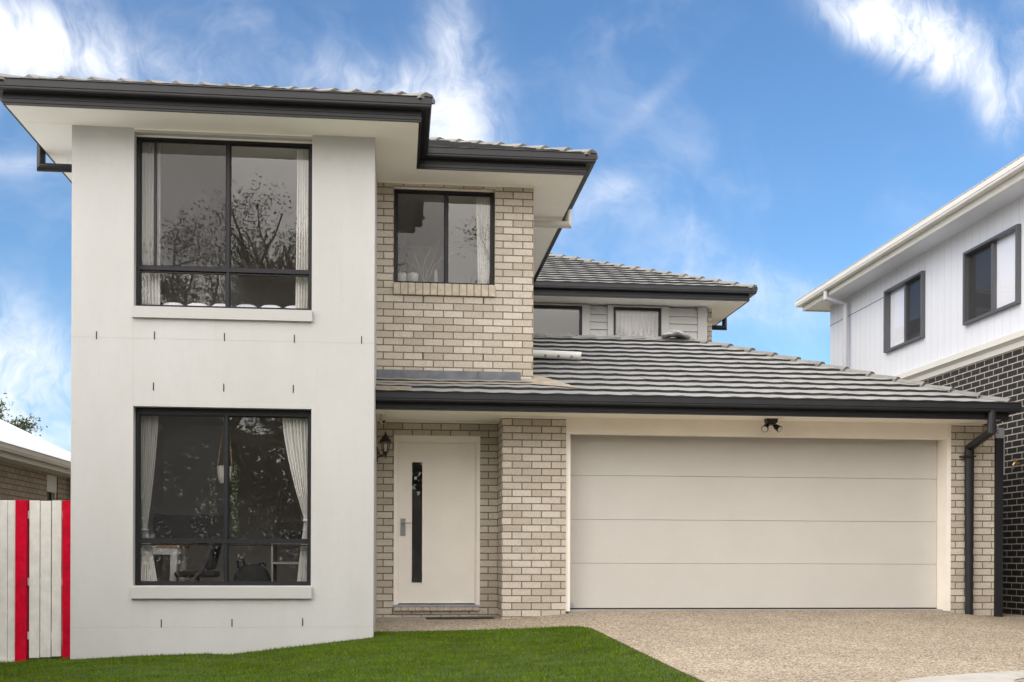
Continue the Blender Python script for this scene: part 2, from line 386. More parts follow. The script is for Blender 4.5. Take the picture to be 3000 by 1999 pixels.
# ------------------------------------------------------------------ ground
BASE = [(-60, -1.0), (-9, -.53), (-4.2, -.415), (-3.4, -.36), (-2.7, -.325), (-2.0, -.305), (-1.75, -.315), (-.24, -.14), (1.3, -.105), (2.06, -.045), (2.4, -.012), (6.8, -.012), (7.5, -.085), (9, -.12), (60, -.3)]
BX = [q[0] for q in BASE]; BZ = [q[1] for q in BASE]
def hgt(X, Y):
    k = np.clip(13.6-Y, -6, 15.5)
    return np.interp(X, BX, BZ)-.065*np.where(k < 0, k*.3, k)
def sheet(name, poly, m, off, step=.3, label=None, thick=0):
    bm = bmesh.new(); vs = [bm.verts.new((q[0], q[1], 0)) for q in poly]; bm.faces.new(vs)
    xs = [q[0] for q in poly]; ys = [q[1] for q in poly]
    def cuts(lo, hi, ax, extra=()):
        t = math.floor(lo/step)*step
        L = [t+step*i for i in range(int((hi-t)/step)+2)]+list(extra)
        for c_ in L:
            if lo < c_ < hi:
                co = (c_, 0, 0) if ax == 0 else (0, c_, 0); no = (1, 0, 0) if ax == 0 else (0, 1, 0)
                bmesh.ops.bisect_plane(bm, geom=bm.verts[:]+bm.edges[:]+bm.faces[:], plane_co=co, plane_no=no)
    cuts(min(xs), max(xs), 0, BX); cuts(min(ys), max(ys), 1)
    for v in bm.verts: v.co.z = float(hgt(v.co.x, v.co.y))+off
    bmesh.ops.recalc_face_normals(bm, faces=bm.faces)
    for f in bm.faces:
        if f.normal.z < 0: f.normal_flip()
    me = bpy.data.meshes.new(name); bm.to_mesh(me); bm.free(); me.materials.append(M[m])
    o = link(name, me); o['kind'] = 'structure'; return o
xs = [-400, -150, -60, -30, -15]+[-9+.5*i for i in range(37)]+[12, 20, 60, 150, 400]
ys = [-400, -150, -60, -20, -10, -5]+[-2+.5*i for i in range(45)]+[25, 40, 100, 400]
g = MB(); nx, ny = len(xs), len(ys)
g.v = [(X, Y, float(hgt(X, Y))-.03) for X in xs for Y in ys]
g.f = [(i*ny+j, (i+1)*ny+j, (i+1)*ny+j+1, i*ny+j+1) for i in range(nx-1) for j in range(ny-1)]
o = g.build('ground', 'field', smooth=True); o['kind'] = 'structure'
LAWN = [(-8, 7), (2.55, 7), (2.42, 8.2), (2.33, 9.2), (2.23, 10.5), (2.10, 12.16), (2.02, 12.32), (1.90, 12.44), (1.3, 12.60), (.5, 12.60), (-.24, 12.64), (-.24, 12.2), (-3.39, 12.2), (-3.39, 12.5), (-8, 12.5)]
sheet('soil_edge', [(-8, 6.9), (2.60, 6.9), (2.46, 8.2), (2.36, 9.2), (2.26, 10.5), (2.135, 12.17), (2.05, 12.35), (1.92, 12.475), (1.3, 12.635), (-.24, 12.68), (-.24, 12.1), (-3.4, 12.1), (-3.4, 13.5), (-8, 13.5)], 'soil', -.008)
sheet('lawn', LAWN, 'turf', 0)
sheet('driveway', [(2.6, 6.9), (2.46, 8.2), (2.36, 9.2), (2.26, 10.5), (2.135, 12.17), (2.05, 12.35), (1.92, 12.475), (1.3, 12.635), (-.24, 12.68), (-.24, 14.2), (8.2, 14.2), (8.2, 6.9)], 'exposed_aggregate', -.004)
sheet('crossover', [(2.6, -1.95), (8.2, -1.95), (8.2, 6.9), (2.6, 6.9)], 'exposed_aggregate', -.006)
sheet('footpath', [(-14, 4.6), (2.6, 4.6), (2.6, 6.88), (-14, 6.88)], 'concrete', -.002)
sheet('footpath', [(3.0, 6.95), (3.35, 7.75), (3.81, 8.43), (4.05, 8.63), (4.31, 8.77), (4.8, 8.93), (5.28, 9.04), (6.5, 9.2), (8.2, 9.3), (8.2, 9.0), (6.6, 8.95), (5.7, 8.85), (5.2, 8.76), (4.95, 8.6), (4.82, 8.35), (4.5, 7.6), (4.4, 6.95)], 'concrete', .001)
sheet('road', [(-60, -9), (60, -9), (60, -2), (-60, -2)], 'asphalt', -.02, step=2)
# grass blades
def inpoly(X, Y, poly):
    ins = np.zeros(len(X), bool); n = len(poly); j = n-1
    for i in range(n):
        xi, yi = poly[i]; xj, yj = poly[j]
        c_ = ((yi > Y) != (yj > Y)) & (X < (xj-xi)*(Y-yi)/(yj-yi+1e-12)+xi); ins ^= c_; j = i
    return ins
def make_grass():
    N = 200000
    X = rng.uniform(-5.2, 2.6, N); Y = rng.uniform(7.9, 12.75, N); k = inpoly(X, Y, LAWN); X, Y = X[k], Y[k]
    N = len(X); X = X+rng.normal(0, .012, N); Y = Y+rng.normal(0, .012, N); Z = hgt(X, Y)-.002
    L = rng.uniform(.016, .034, N); tuft = .5+.5*np.sin(X*3.1+np.sin(Y*5))*np.sin(Y*4.3+X); L = L*(.8+.4*tuft)
    wd = rng.uniform(.0018, .0036, N); th = rng.uniform(0, 2*np.pi, N); le = rng.uniform(0, .9, N); la = rng.uniform(0, 2*np.pi, N)
    dx, dy = np.cos(th)*wd, np.sin(th)*wd
    tx, ty = np.cos(la)*L*le, np.sin(la)*L*le*.7
    V = np.empty((N, 3, 3)); V[:, 0] = np.stack([X-dx, Y-dy, Z], 1); V[:, 1] = np.stack([X+dx, Y+dy, Z], 1); V[:, 2] = np.stack([X+tx, Y+ty, Z+L*np.sqrt(1-(le*.8)**2)], 1)
    me = bpy.data.meshes.new('grass'); me.vertices.add(3*N); me.vertices.foreach_set('co', V.reshape(-1))
    me.loops.add(3*N); me.loops.foreach_set('vertex_index', np.arange(3*N, dtype=np.int32))
    me.polygons.add(N); me.polygons.foreach_set('loop_start', np.arange(0, 3*N, 3, dtype=np.int32)); me.polygons.foreach_set('loop_total', np.full(N, 3, np.int32))
    me.update(); at = me.attributes.new('tone', 'FLOAT', 'FACE'); at.data.foreach_set('value', rng.uniform(0, 1, N).astype(np.float32))
    me.materials.append(M['grass_blade'])
    o = link('grass', me); tag(o, 'short bright green turf blades covering the front lawn', 'grass', kind='stuff')
make_grass()

# ------------------------------------------------------------------ roof tiles
TAN = math.tan(R(22.5))
def tile_face(mb_v, mb_f, tones, poly, eave_pt, eave_dir, z0, phase=0., gauge=.27, tan=TAN):
    """poly: convex plan polygon; eave_pt/eave_dir: the eave line in plan (uphill is left of eave_dir)"""
    ed = Vector(eave_dir).normalized(); up = Vector((-ed.y, ed.x)); e0 = Vector(eave_pt)
    cs = math.cos(math.atan(tan)); sn = math.sin(math.atan(tan))
    uv = [((Vector(q)-e0).dot(ed), (Vector(q)-e0).dot(up)/cs) for q in poly]
    u0, u1 = min(q[0] for q in uv), max(q[0] for q in uv); v0, v1 = min(q[1] for q in uv), max(q[1] for q in uv)
    bm = bmesh.new(); tl = bm.faces.layers.float.new('tone')
    su = .05; ia, ib = int(math.floor(u0/.30)), int(math.ceil(u1/.30))
    for k in range(int(math.floor(v0/gauge+1e-4)), int(math.ceil(v1/gauge))):
        vf, vb = k*gauge, (k+1)*gauge+.012
        st = .15*(k % 2)*0+phase
        for t in range(ia-1, ib+1):
            ub = t*.30+st; rnd = random.random(); dz = random.uniform(-.002, .003); rows = []
            for s_ in range(7):
                u = ub+s_*.05
                wv_ = .0036*math.cos(2*math.pi*(s_*.05)/.30)+dz
                jag = random.uniform(-.0015, .0015)
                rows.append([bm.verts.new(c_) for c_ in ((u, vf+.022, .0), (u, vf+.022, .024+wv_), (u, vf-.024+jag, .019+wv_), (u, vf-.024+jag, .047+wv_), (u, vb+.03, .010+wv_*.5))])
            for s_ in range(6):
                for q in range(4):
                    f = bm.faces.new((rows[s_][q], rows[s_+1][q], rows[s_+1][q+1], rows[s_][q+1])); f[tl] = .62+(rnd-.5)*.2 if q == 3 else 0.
    # base board under the tiles
    n = len(uv)
    for i in range(n):
        p0 = Vector((*uv[i], 0)); p1 = Vector((*uv[(i+1) % n], 0)); d = p1-p0
        cen = Vector((sum(q[0] for q in uv)/n, sum(q[1] for q in uv)/n, 0))
        no = Vector((d.y, -d.x, 0)).normalized()
        if (cen-p0).dot(no) > 0: no = -no
        bmesh.ops.bisect_plane(bm, geom=bm.verts[:]+bm.edges[:]+bm.faces[:], plane_co=p0, plane_no=no, clear_outer=True)
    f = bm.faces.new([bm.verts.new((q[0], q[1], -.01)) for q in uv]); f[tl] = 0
    nrm = Vector((-up.x*sn, -up.y*sn, cs))
    o_ = len(mb_v); bm.verts.index_update()
    for v in bm.verts:
        q = e0+ed*v.co.x+up*v.co.y*cs
        mb_v.append((q.x+nrm.x*v.co.z, q.y+nrm.y*v.co.z, z0+v.co.y*sn+nrm.z*v.co.z))
    for f in bm.faces: mb_f.append(tuple(v.index+o_ for v in f.verts)); tones.append(f[tl])
    bm.free()
def build_roof(name, faces, z0, parent, phase=0.):
    V, F, T = [], [], []
    for (poly, e0, ed) in faces: tile_face(V, F, T, poly, e0, ed, z0, phase)
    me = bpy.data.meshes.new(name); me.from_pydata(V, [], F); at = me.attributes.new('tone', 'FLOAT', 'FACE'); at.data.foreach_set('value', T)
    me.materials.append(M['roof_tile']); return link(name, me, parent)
def caps(pts, parent, half=.105, length=.36, lift=.040, drop=.045, name='ridge_cap', m='ridge_tile'):
    mb = MB(); p0, p1 = Vector(pts[0]), Vector(pts[1]); d = (p1-p0); L = d.length; d.normalize()
    side = d.cross(Vector((0, 0, 1))).normalized(); up = side.cross(d).normalized(); n = int(L/length)+1
    for i in range(n):
        a0 = i*length; a1 = min(a0+length+.04, L+.05)
        if a1-a0 < .08: continue
        l0, l1 = lift+.030+random.uniform(-.003, .003), lift-.004
        sec = lambda t, l, k: [p0+d*t+side*(half*k)+up*(l-drop-.03), p0+d*t+side*(half*.98*k)+up*(l-drop), p0+d*t+side*(.045*k)+up*l, p0+d*t-side*(.045*k)+up*l, p0+d*t-side*(half*.98*k)+up*(l-drop), p0+d*t-side*(half*k)+up*(l-drop-.03)]
        A = sec(a0, l0, 1.05); B = sec(a1, l1, .95)
        mb.add(A+B, [(j, j+1, 7+j, 6+j) for j in range(5)]+[(0, 1, 2, 3, 4, 5), (6, 11, 10, 9, 8, 7)])
    return mb.build(name, m, parent)

# ------------------------------------------------------------------ THE HOUSE
H = thing('house', 'two storey house with white rendered block, cream brick walls and wide garage door', 'house', (2.0, 13.6, 0))
ZS = 5.145                                    # upper soffit
YA, YB, YD = 12.2, 13.6, 14.2
OA = [(-2.755, -.905, 3.27, 5.145), (-2.755, -.905, .32, 2.215)]
mb = MB(); wall(mb, -3.388, -.24, -.9, 5.145, [(-2.755, -.905, 3.27, 5.10), OA[1]], YA, YA+.25)
mb.box(-3.388, -3.14, YA+.2505, 27, -.9, 5.145); mb.box(-.49, -.24, YA+.2505, YD+.2, -.9, 5.145)
mb.build('rendered_wall', 'white_render', H)
# control joints in the render: thin proud beads
mb = MB()
mb.box(-3.389, -.239, YA-.0012, YA+.001, 2.928, 2.933); mb.build('control_joint', 'joint', H)
mb = MB(); mb.box(-3.389, -.239, YA-.0012, YA+.001, -.118, -.113); mb.build('control_joint', 'joint', H)
for (z0, z1) in ((-.113, .185), (2.215, 2.928), (2.933, 3.135)):
    mb = MB(); mb.box(-2.762, -2.759, YA-.0012, YA+.001, z0, z1); mb.build('control_joint', 'joint', H)
mb = MB()
mb = MB()
wall(mb, -.24, 1.65, 2.80, 5.145, [(-.04, 1.18, 3.93, 5.10)], YB, YB+.24)
mb.box(1.41, 1.65, YB+.2405, 19.75, 2.3, 5.145)
mb.build('brick_wall', 'cream_brick', H)
# porch wall, pillars
mb = MB(); wall(mb, -.24, 1.28, -.5, 2.36, [(-.03, 1.055, .02, 2.165)], YD, YD+.24)
mb.build('brick_wall', 'cream_brick', H)
mb = MB(); mb.box(1.28, 2.06, YB, 16.1, -.5, 2.36); mb.build('brick_wall', 'cream_brick', H)
mb = MB(); mb.box(6.93, 7.555, YB, 14.05, -.5, 2.36); mb.box(7.31, 7.555, 14.0505, 19.7, -.5, 2.36); mb.build('brick_wall', 'cream_brick', H)
# rear upper storey: weatherboards between trims, brick return
mb = MB(); wall(mb, 1.66, 5.44, 0, 5.12, [(2.2, 3.262, 4.0, 5.093), (3.828, 4.692, 4.0, 5.093)], 19.786, 19.95); mb.build('rear_wall', 'neighbour_trim', H)
mb = MB(); mb.box(5.43, 5.66, 19.86, 27.2, 0, 5.12); mb.build('brick_wall', 'cream_brick', H)
mb = MB()
for (x0, x1) in ((3.40, 3.78), (4.83, 5.36)):
    mb = MB()
    for k in range(9):
        zt = 5.09-k*.133
        mb.add([(x0, 19.745, zt), (x1, 19.745, zt), (x1, 19.722, zt-.130), (x0, 19.722, zt-.130), (x0, 19.78, zt-.130), (x1, 19.78, zt-.130)], [(0, 1, 2, 3), (3, 2, 5, 4)])
    mb.build('weatherboards', 'render_trim', H)
mb = MB()
for bx in [(x0, x1, 19.70, 19.785, 3.8, 5.12) for (x0, x1) in ((3.265, 3.40), (3.72, 3.825), (4.695, 4.83), (5.36, 5.53))]+[(2.3, 3.265, 19.702, 19.785, 5.095, 5.12), (3.825, 4.695, 19.702, 19.785, 5.095, 5.12)]:
    mb = MB(); mb.box(*bx); mb.build('corner_trim', 'render_trim', H)
# interior rooms
def room(x0, x1, y0, y1, z0, z1):
    mb = MB(); mb.add([(x, y, z) for x in (x0, x1) for y in (y0, y1) for z in (z0, z1)], [(0, 1, 3, 2), (4, 6, 7, 5), (2, 3, 7, 6), (1, 5, 7, 3)]); mb.build('interior_wall', 'room_paint', H)
    fl = MB(); fl.add([(x0, y0, z0), (x1, y0, z0), (x1, y1, z0), (x0, y1, z0)], [(0, 1, 2, 3)]); fl.build('interior_floor', 'room_floor', H)
room(-3.13, -.5, YA+.26, 15.6, 2.95, 5.10); room(-3.13, -.5, YA+.26, 15.6, -.02, 2.40); room(-.23, 1.40, YB+.25, 16.2, 2.95, 5.10); room(1.9, 5.4, 19.96, 22.5, 3.0, 5.1)
room(-.23, 1.27, YD+.25, 16.2, -.02, 2.4)
# --- soffits
mb = MB()
mb.prism([(-3.90, 11.74), (.22, 11.74), (.22, 13.14), (2.19, 13.14), (2.19, 19.25), (6.12, 19.25), (6.12, 27), (-3.90, 27)], ZS, ZS+.02)
mb.build('soffit', 'soffit_paint', H)
mb = MB(); mb.prism([(-.24, 13.09), (7.40, 13.09), (7.40, 14.3), (-.24, 14.3)], 2.345, 2.365); mb.build('soffit', 'soffit_paint', H)
mb = MB()      # mouldings where wall meets soffit and above the windows
def mould(x0, x1, y, z, n=2):
    mb = MB()
    for k in range(n): mb.box(x0, x1, y-.022-.010*k, y-.004, z-.018*(n-k), z-.018*(n-k-1)-.0)
    mb.build('soffit_moulding', 'cream_paint', H)
mould(-2.757, -.903, YA-.0+.03, 5.143, 2); mould(-.05, 1.19, YB+.025, 5.143, 2); mould(-.238, -.05, YB, 5.143, 1); mould(1.19, 1.67, YB, 5.143, 1)
mould(-.238, 1.279, YD, 2.343, 1); mould(1.262, 2.06, YB, 2.343, 1); mould(6.93, 7.38, YB, 2.343, 1)
for bx in ((-2.755, -.905, YA+.085, YA+.20, 5.085, 5.10), (-.04, 1.18, YB+.06, YB+.15, 5.085, 5.10), (1.258, 1.278, YB, YD-.03, 2.325, 2.343)):
    mb = MB(); mb.box(*bx); mb.build('soffit_moulding', 'cream_paint', H)
# soffit joint strips
for bx in ((-1.55, -1.538, 11.75, YA-.002), (-3.88, -3.39, YA-.03, YA-.02), (.95, .96, 13.15, YB-.002)):
    mb = MB(); mb.box(*bx, ZS-.003, ZS+.001); mb.build('soffit_joint', 'soffit_paint', H)
# --- fascia and gutters
FP = [(0, .0), (.018, .0), (.018, .018), (.026, .022), (.026, .034), (.018, .038), (.018, .058), (.024, .062), (.024, .070), (.018, .074), (.018, .20), (0, .20)]
def fascia(path, h=.20):
    m_ = MB(); m_.sweep([(a_, b_ if b_ < .19 else h) for a_, b_ in FP], path); return m_.build('fascia', 'charcoal_metal', H)
GP = [(.018, -.105), (.075, -.115), (.112, -.108), (.118, -.095), (.118, -.078), (.126, -.074), (.126, -.022), (.118, -.018), (.118, -.004), (.130, 0), (.124, .006), (.112, 0), (.112, -.09), (.07, -.108), (.024, -.100), (.024, .0), (.018, .0)]
def gutter(path, k=1.):
    m_ = MB(); m_.sweep([(a_*k, b_*k) for a_, b_ in GP], path); return m_.build('gutter', 'charcoal_metal', H)
# travel so that "outside" is on the right-hand side
up_path = [(-3.905, 27.0), (-3.905, 11.73), (.225, 11.73), (.225, 13.13), (2.195, 13.13), (2.195, 19.24), (6.13, 19.24), (6.13, 27.0)]
def P3(pth, z_): return [(q[0], q[1], z_) for q in pth][::1]
fascia(P3(up_path, ZS), .19)
gutter(P3(up_path, 5.368), 1.0)
lo_path = [(-.238, 13.08), (7.42, 13.08), (7.42, 19.3)]
fascia(P3(lo_path, 2.335), .17)
gutter(P3([(-.238, 13.08), (7.42, 13.08), (7.42, 19.3)], 2.532), 1.0)
# --- main roof
zr = 5.345
eF = lambda x0, y: ((x0, y), (1, 0))
roofs = [([(-3.98, 11.65), (.31, 11.65), (-1.835, 13.795)], (-3.98, 11.65), (1, 0)),
         ([(.31, 11.65), (.31, 13.05), (-1.835, 15.195), (-1.835, 13.795)], (.31, 11.65), (0, 1)),
         ([(.31, 13.05), (2.28, 13.05), (-.85, 16.18), (-1.835, 15.195)], (.31, 13.05), (1, 0)),
         ([(2.28, 13.05), (2.28, 19.15), (-.85, 22.28), (-.85, 16.18)], (2.28, 13.05), (0, 1)),
         ([(2.28, 19.15), (6.22, 19.15), (2.2, 23.17), (-1.74, 23.17)], (2.28, 19.15), (1, 0)),
         ([(6.22, 19.15), (6.22, 27.19), (2.2, 23.17)], (6.22, 19.15), (0, 1)),
         ([(-3.98, 27.2), (-3.98, 15.785), (-1.835, 15.195), (-.85, 16.18), (-.85, 24.07)], (-3.98, 27.2), (0, -1)),
         ([(-3.98, 15.785), (-3.98, 11.65), (-1.835, 13.795), (-1.835, 15.195)], (-3.98, 27.2), (0, -1))]
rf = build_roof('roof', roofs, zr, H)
def rp(x, y, d): return (x, y, zr+TAN*d)
for A, B in (((-3.98, 11.65, 0), (-1.835, 13.795, 2.145)), ((.31, 11.65, 0), (-1.835, 13.795, 2.145)), ((-1.835, 13.795, 2.145), (-1.835, 15.195, 2.145)),
             ((2.28, 13.05, 0), (-.85, 16.18, 3.13)), ((-1.835, 15.195, 2.145), (-.85, 16.18, 3.13)), ((-.85, 16.18, 3.13), (-.85, 22.3, 3.13)), ((6.22, 19.15, 0), (2.2, 23.17, 4.02)), ((2.2, 23.17, 4.02), (-1.7, 23.17, 4.02))):
    caps((rp(*A), rp(*B)), rf)
# --- garage roof
zg = 2.505
groofs = [([(-.238, 13.0), (1.66, 13.0), (1.66, 13.60), (-.238, 13.60)], (-.238, 13.0), (1, 0)),
          ([(1.66, 13.0), (7.48, 13.0), (4.36, 16.12), (1.66, 16.12)], (-.238, 13.0), (1, 0)),
          ([(7.48, 13.0), (7.48, 19.24), (4.36, 16.12)], (7.48, 13.0), (0, 1)),
          ([(7.48, 19.24), (1.66, 19.24), (1.66, 16.12), (4.36, 16.12)], (7.48, 19.24), (-1, 0))]
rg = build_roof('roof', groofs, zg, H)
def gp(x, y, d): return (x, y, zg+TAN*d)
caps((gp(7.44, 13.04, .04), gp(4.36, 16.12, 3.12)), rg); caps((gp(4.30, 16.12, 3.12), gp(1.66, 16.12, 3.12)), rg)
# lead flashing, mortar bed under the brick wall
mb = MB(); mb.add([(-.238, 13.592, 2.885), (1.50, 13.592, 2.885), (1.50, 13.588, 2.76), (-.238, 13.588, 2.76), (-.238, 13.50, 2.745), (1.52, 13.50, 2.745)], [(0, 1, 2, 3), (3, 2, 5, 4)])
mb.box(.975, .99, 13.578, 13.60, 2.75, 2.886)
fla = mb.build('flashing', 'lead_flashing', H)
mb = MB()
segs = [(-.238, 13.38, 2.70), (.2, 13.36, 2.695), (.7, 13.39, 2.705), (1.2, 13.36, 2.70), (1.60, 13.40, 2.71)]
for (x0, y0, z0), (x1, y1, z1) in zip(segs, segs[1:]): mb.add([(x0, y0, z0), (x1, y1, z1), (x1, 13.585, 2.775), (x0, 13.585, 2.775)], [(0, 1, 2, 3)])
mb.add([(1.50, 13.45, 2.73), (2.15, 13.22, 2.655), (2.02, 13.40, 2.73), (1.86, 13.62, 2.82), (1.70, 13.75, 2.88), (1.5, 13.75, 2.88)], [(0, 1, 2, 3, 4, 5)])
mb.build('mortar_apron', 'mortar_bed', H)
mb = MB(); mb.box(-.238, .17, 13.005, 13.20, 2.52, 2.60); mb.build('mortar_apron', 'mortar_bed', H)

# --- weep holes
for (X, Z) in [(-3.133, 2.95), (-2.541, 2.962), (-1.818, 2.962), (-1.087, 2.962), (-.375, 2.965), (-2.549, 2.424), (-1.823, 2.426), (-1.096, 2.427), (-2.46, -.075), (-1.729, -.07), (-.989, -.062)]:
    m_ = MB(); m_.box(X-.0055, X+.0055, YA-.003, YA+.002, Z-.042, Z+.042); m_.build('weep_hole', 'black_metal', H)
for (X, Z) in [(.313, 3.74), (1.047, 3.74), (.311, 3.063), (1.044, 3.063)]:
    m_ = MB(); m_.box(X-.005, X+.005, YB-.003, YB+.002, Z-.040, Z+.040); m_.build('weep_hole', 'black_metal', H)

# --- windows
def window(x0, x1, z0, z1, y, mull, trans, fw=.032, screens=(), mat_='charcoal_frame', head=0., parent=None, label=None, sash=.012):
    par = parent or H
    f = MB(); d = .07
    f.box(x0, x0+fw, y, y+d, z0, z1); f.box(x1-fw, x1, y, y+d, z0, z1)
    f.box(x0+fw, x1-fw, y+.001, y+d, z1-fw-head, z1); f.box(x0+fw, x1-fw, y+.001, y+d, z0, z0+fw)
    zt = trans
    if zt: f.box(x0+fw, x1-fw, y+.002, y+d, zt-.020, zt+.020)
    zA = (zt+.020) if zt else z0+fw
    cells = []
    ms = [x0+fw]+[q for q in mull]+[x1-fw]
    for q in mull:
        f.box(q-.016, q+.016, y+.004, y+d, zA, z1-fw-head)
        if zt: f.box(q-.014, q+.014, y+.006, y+d, z0+fw, zt-.020)
    for i in range(len(ms)-1):
        a0 = ms[i]+(.016 if i else 0); a1 = ms[i+1]-(.016 if i < len(ms)-2 else 0)
        cells.append((a0, a1, zA, z1-fw-head, i))
        if zt: cells.append((a0, a1, z0+fw, zt-.032, -1))
    # sash rims
    for (a0, a1, b0, b1, i) in cells:
        yy_ = y+.02+(0.012 if i == 1 else 0)
        f.box(a0, a0+sash, yy_, yy_+.03, b0, b1); f.box(a1-sash, a1, yy_, yy_+.03, b0, b1); f.box(a0+sash, a1-sash, yy_, yy_+.03, b0, b0+sash); f.box(a0+sash, a1-sash, yy_, yy_+.03, b1-sash, b1)
    F = f.build('window', mat_, par)
    if label: F['label'] = label
    for (a0, a1, b0, b1, i) in cells:
        g_ = MB(); yg = y+.035+(0.012 if i == 1 else 0)
        g_.add([(a0+.005, yg, b0+.005), (a1-.005, yg, b0+.005), (a1-.005, yg, b1-.005), (a0+.005, yg, b1-.005)], [(0, 1, 2, 3)]); g_.build('pane', 'window_glass', F)
        if i in screens:
            s_ = MB(); ys_ = y+.014; s_.add([(a0, ys_, b0), (a1, ys_, b0), (a1, ys_, b1), (a0, ys_, b1)], [(0, 1, 2, 3)]); s_.build('fly_screen', 'fly_screen', F)
    return F
def sill(F, x0, x1, z0, z1, y):
    m_ = MB(); m_.add([(x0, y-.035, z0), (x1, y-.035, z0), (x1, y-.035, z1-.012), (x0, y-.035, z1-.012), (x0, y+.125, z1), (x1, y+.125, z1), (x0, y-.001, z0), (x1, y-.001, z0), (x0, y-.001, z1-.01), (x1, y-.001, z1-.01)],
            [(0, 1, 2, 3), (3, 2, 5, 4), (0, 6, 7, 1), (0, 3, 8, 6), (1, 7, 9, 2)]); return m_.build('sill', 'render_trim', F)
w1 = window(-2.75, -.91, 3.27, 5.092, YA+.10, [-1.80], 3.70, screens=(0,)); sill(w1, -2.765, -.897, 3.145, 3.272, YA)
m_ = MB(); m_.box(-2.575, -2.55, YA+.112, YA+.15, 3.735, 5.04); m_.build('sash_stile', 'charcoal_frame', w1)
w2 = window(-2.75, -.91, .325, 2.21, YA+.10, [-1.81], .795, screens=(0,), head=.035); sill(w2, -2.765, -.893, .19, .325, YA)
w3 = window(-.035, 1.175, 3.935, 5.09, YB+.09, [.595], None, screens=(0,))
m_ = MB(); mo = MB()
for k in range(14):
    x0 = -.045+k*.0882; m_.box(x0+.006, x0+.082, YB-.03, YB+.09, 3.79, 3.925+.004)
mo.box(-.043, 1.187, YB-.022, YB+.088, 3.794, 3.918)
sl = m_.build('sill', 'brick_edge', w3, bevel=.004); mo.build('sill_mortar', 'mortar', w3)
w4 = window(2.2, 3.262, 4.0, 5.093, 19.71, [], None); w5 = window(3.828, 4.692, 4.0, 5.093, 19.71, [], None)

# --- entry door
df = MB(); df.box(-.03, .018, YD-.012, YD+.12, .025, 2.165); df.box(1.007, 1.055, YD-.012, YD+.12, .025, 2.165); df.box(.018, 1.007, YD-.010, YD+.12, 2.085, 2.165)
df.box(.018, .030, YD+.02, YD+.05, .04, 2.085); df.box(.995, 1.007, YD+.02, YD+.05, .04, 2.085); df.box(.030, .995, YD+.02, YD+.05, 2.072, 2.085)
DF = df.build('door_frame', 'cream_paint', H, bevel=.003)
dl = MB(); wall(dl, .032, .993, .055, 2.070, [(.193, .332, .31, 1.835)], YD+.03, YD+.07); DL = dl.build('front_door', 'door_paint', H)
m_ = MB()
for (a0, a1, b0, b1) in ((.185, .198, .302, 1.843), (.327, .340, .302, 1.843), (.198, .327, .302, .315), (.198, .327, 1.830, 1.843)): m_.box(a0, a1, YD+.022, YD+.031, b0, b1)
m_.build('glazing_bead', 'door_paint', DL)
m_ = MB(); m_.add([(.19, YD+.05, .31), (.335, YD+.05, .31), (.335, YD+.05, 1.835), (.19, YD+.05, 1.835)], [(0, 1, 2, 3)]); m_.build('glass_panel', 'window_glass', DL)
m_ = MB(); m_.box(.055, .118, YD+.016, YD+.031, .905, 1.12); m_.tube([(.083, YD+.02, 1.062), (.083, YD-.03, 1.062)], .011, 10); m_.tube([(.078, YD-.03, 1.062), (.19, YD-.034, 1.062)], .007, 8); m_.tube([(.083, YD+.02, .97), (.083, YD+.008, .97)], .010, 10)
m_.build('door_handle', 'steel_handle', DL, bevel=.002)
m_ = MB(); m_.box(-.02, 1.045, YD-.03, YD+.1, .014, .04); m_.build('threshold', 'galvanised', DL)
m_ = MB(); mo = MB()
for k in range(12): m_.box(-.025+k*.0895+.004, -.025+(k+1)*.0895-.004, YD-.045, YD+.02, -.035, .008)
mo.box(-.024, 1.049, YD-.038, YD+.018, -.033, .003)
m_.build('door_sill', 'brick_edge', DL, bevel=.003); mo.build('sill_mortar', 'mortar', DL)
mb = MB(); mb.box(-.238, 1.279, YD-.55, YD+.05, -.30, -.118); mb.build('porch_slab', 'slab', H)

# --- garage opening
YG = YB+.25
mb = MB(); mb.box(2.06, 6.93, YB+.02, YB+.12, 2.150, 2.345); mb.box(2.06, 2.118, YB+.03, YG+.02, -.02, 2.150); mb.box(6.922, 6.975, YB-.006, YG+.02, -.02, 2.345-.003)
mb.box(2.06, 6.921, YB+.012, YB+.0195, 2.150, 2.172)
mb.build('garage_trim', 'cream_paint', H)
gd = MB(); gd.box(2.125, 6.915, YG+.03, YG+.05, -.02, 2.3); GD = gd.build('garage_door', 'door_back', H)
zz = [.008, .567, 1.112, 1.662, 2.20]
for z0, z1 in zip(zz, zz[1:]):
    m_ = MB(); m_.box(2.122, 6.918, YG, YG+.028, z0+.0016, z1-.0016); m_.build('door_panel', 'garage_door_paint', GD, bevel=.003)
m_ = MB(); m_.box(2.122, 6.918, YG-.004, YG+.03, -.012, .010); m_.build('bottom_seal', 'black_metal', GD)
m_ = MB(); m_.tube([(2.17, YG-.002, .045), (2.17, YG-.008, .045)], .030, 16); o = m_.build('badge', 'galvanised', GD); 
mb = MB(); mb.box(2.06, 6.93, YB+.10, YG+.1, -.06, -.006); mb.build('garage_slab', 'concrete', H)

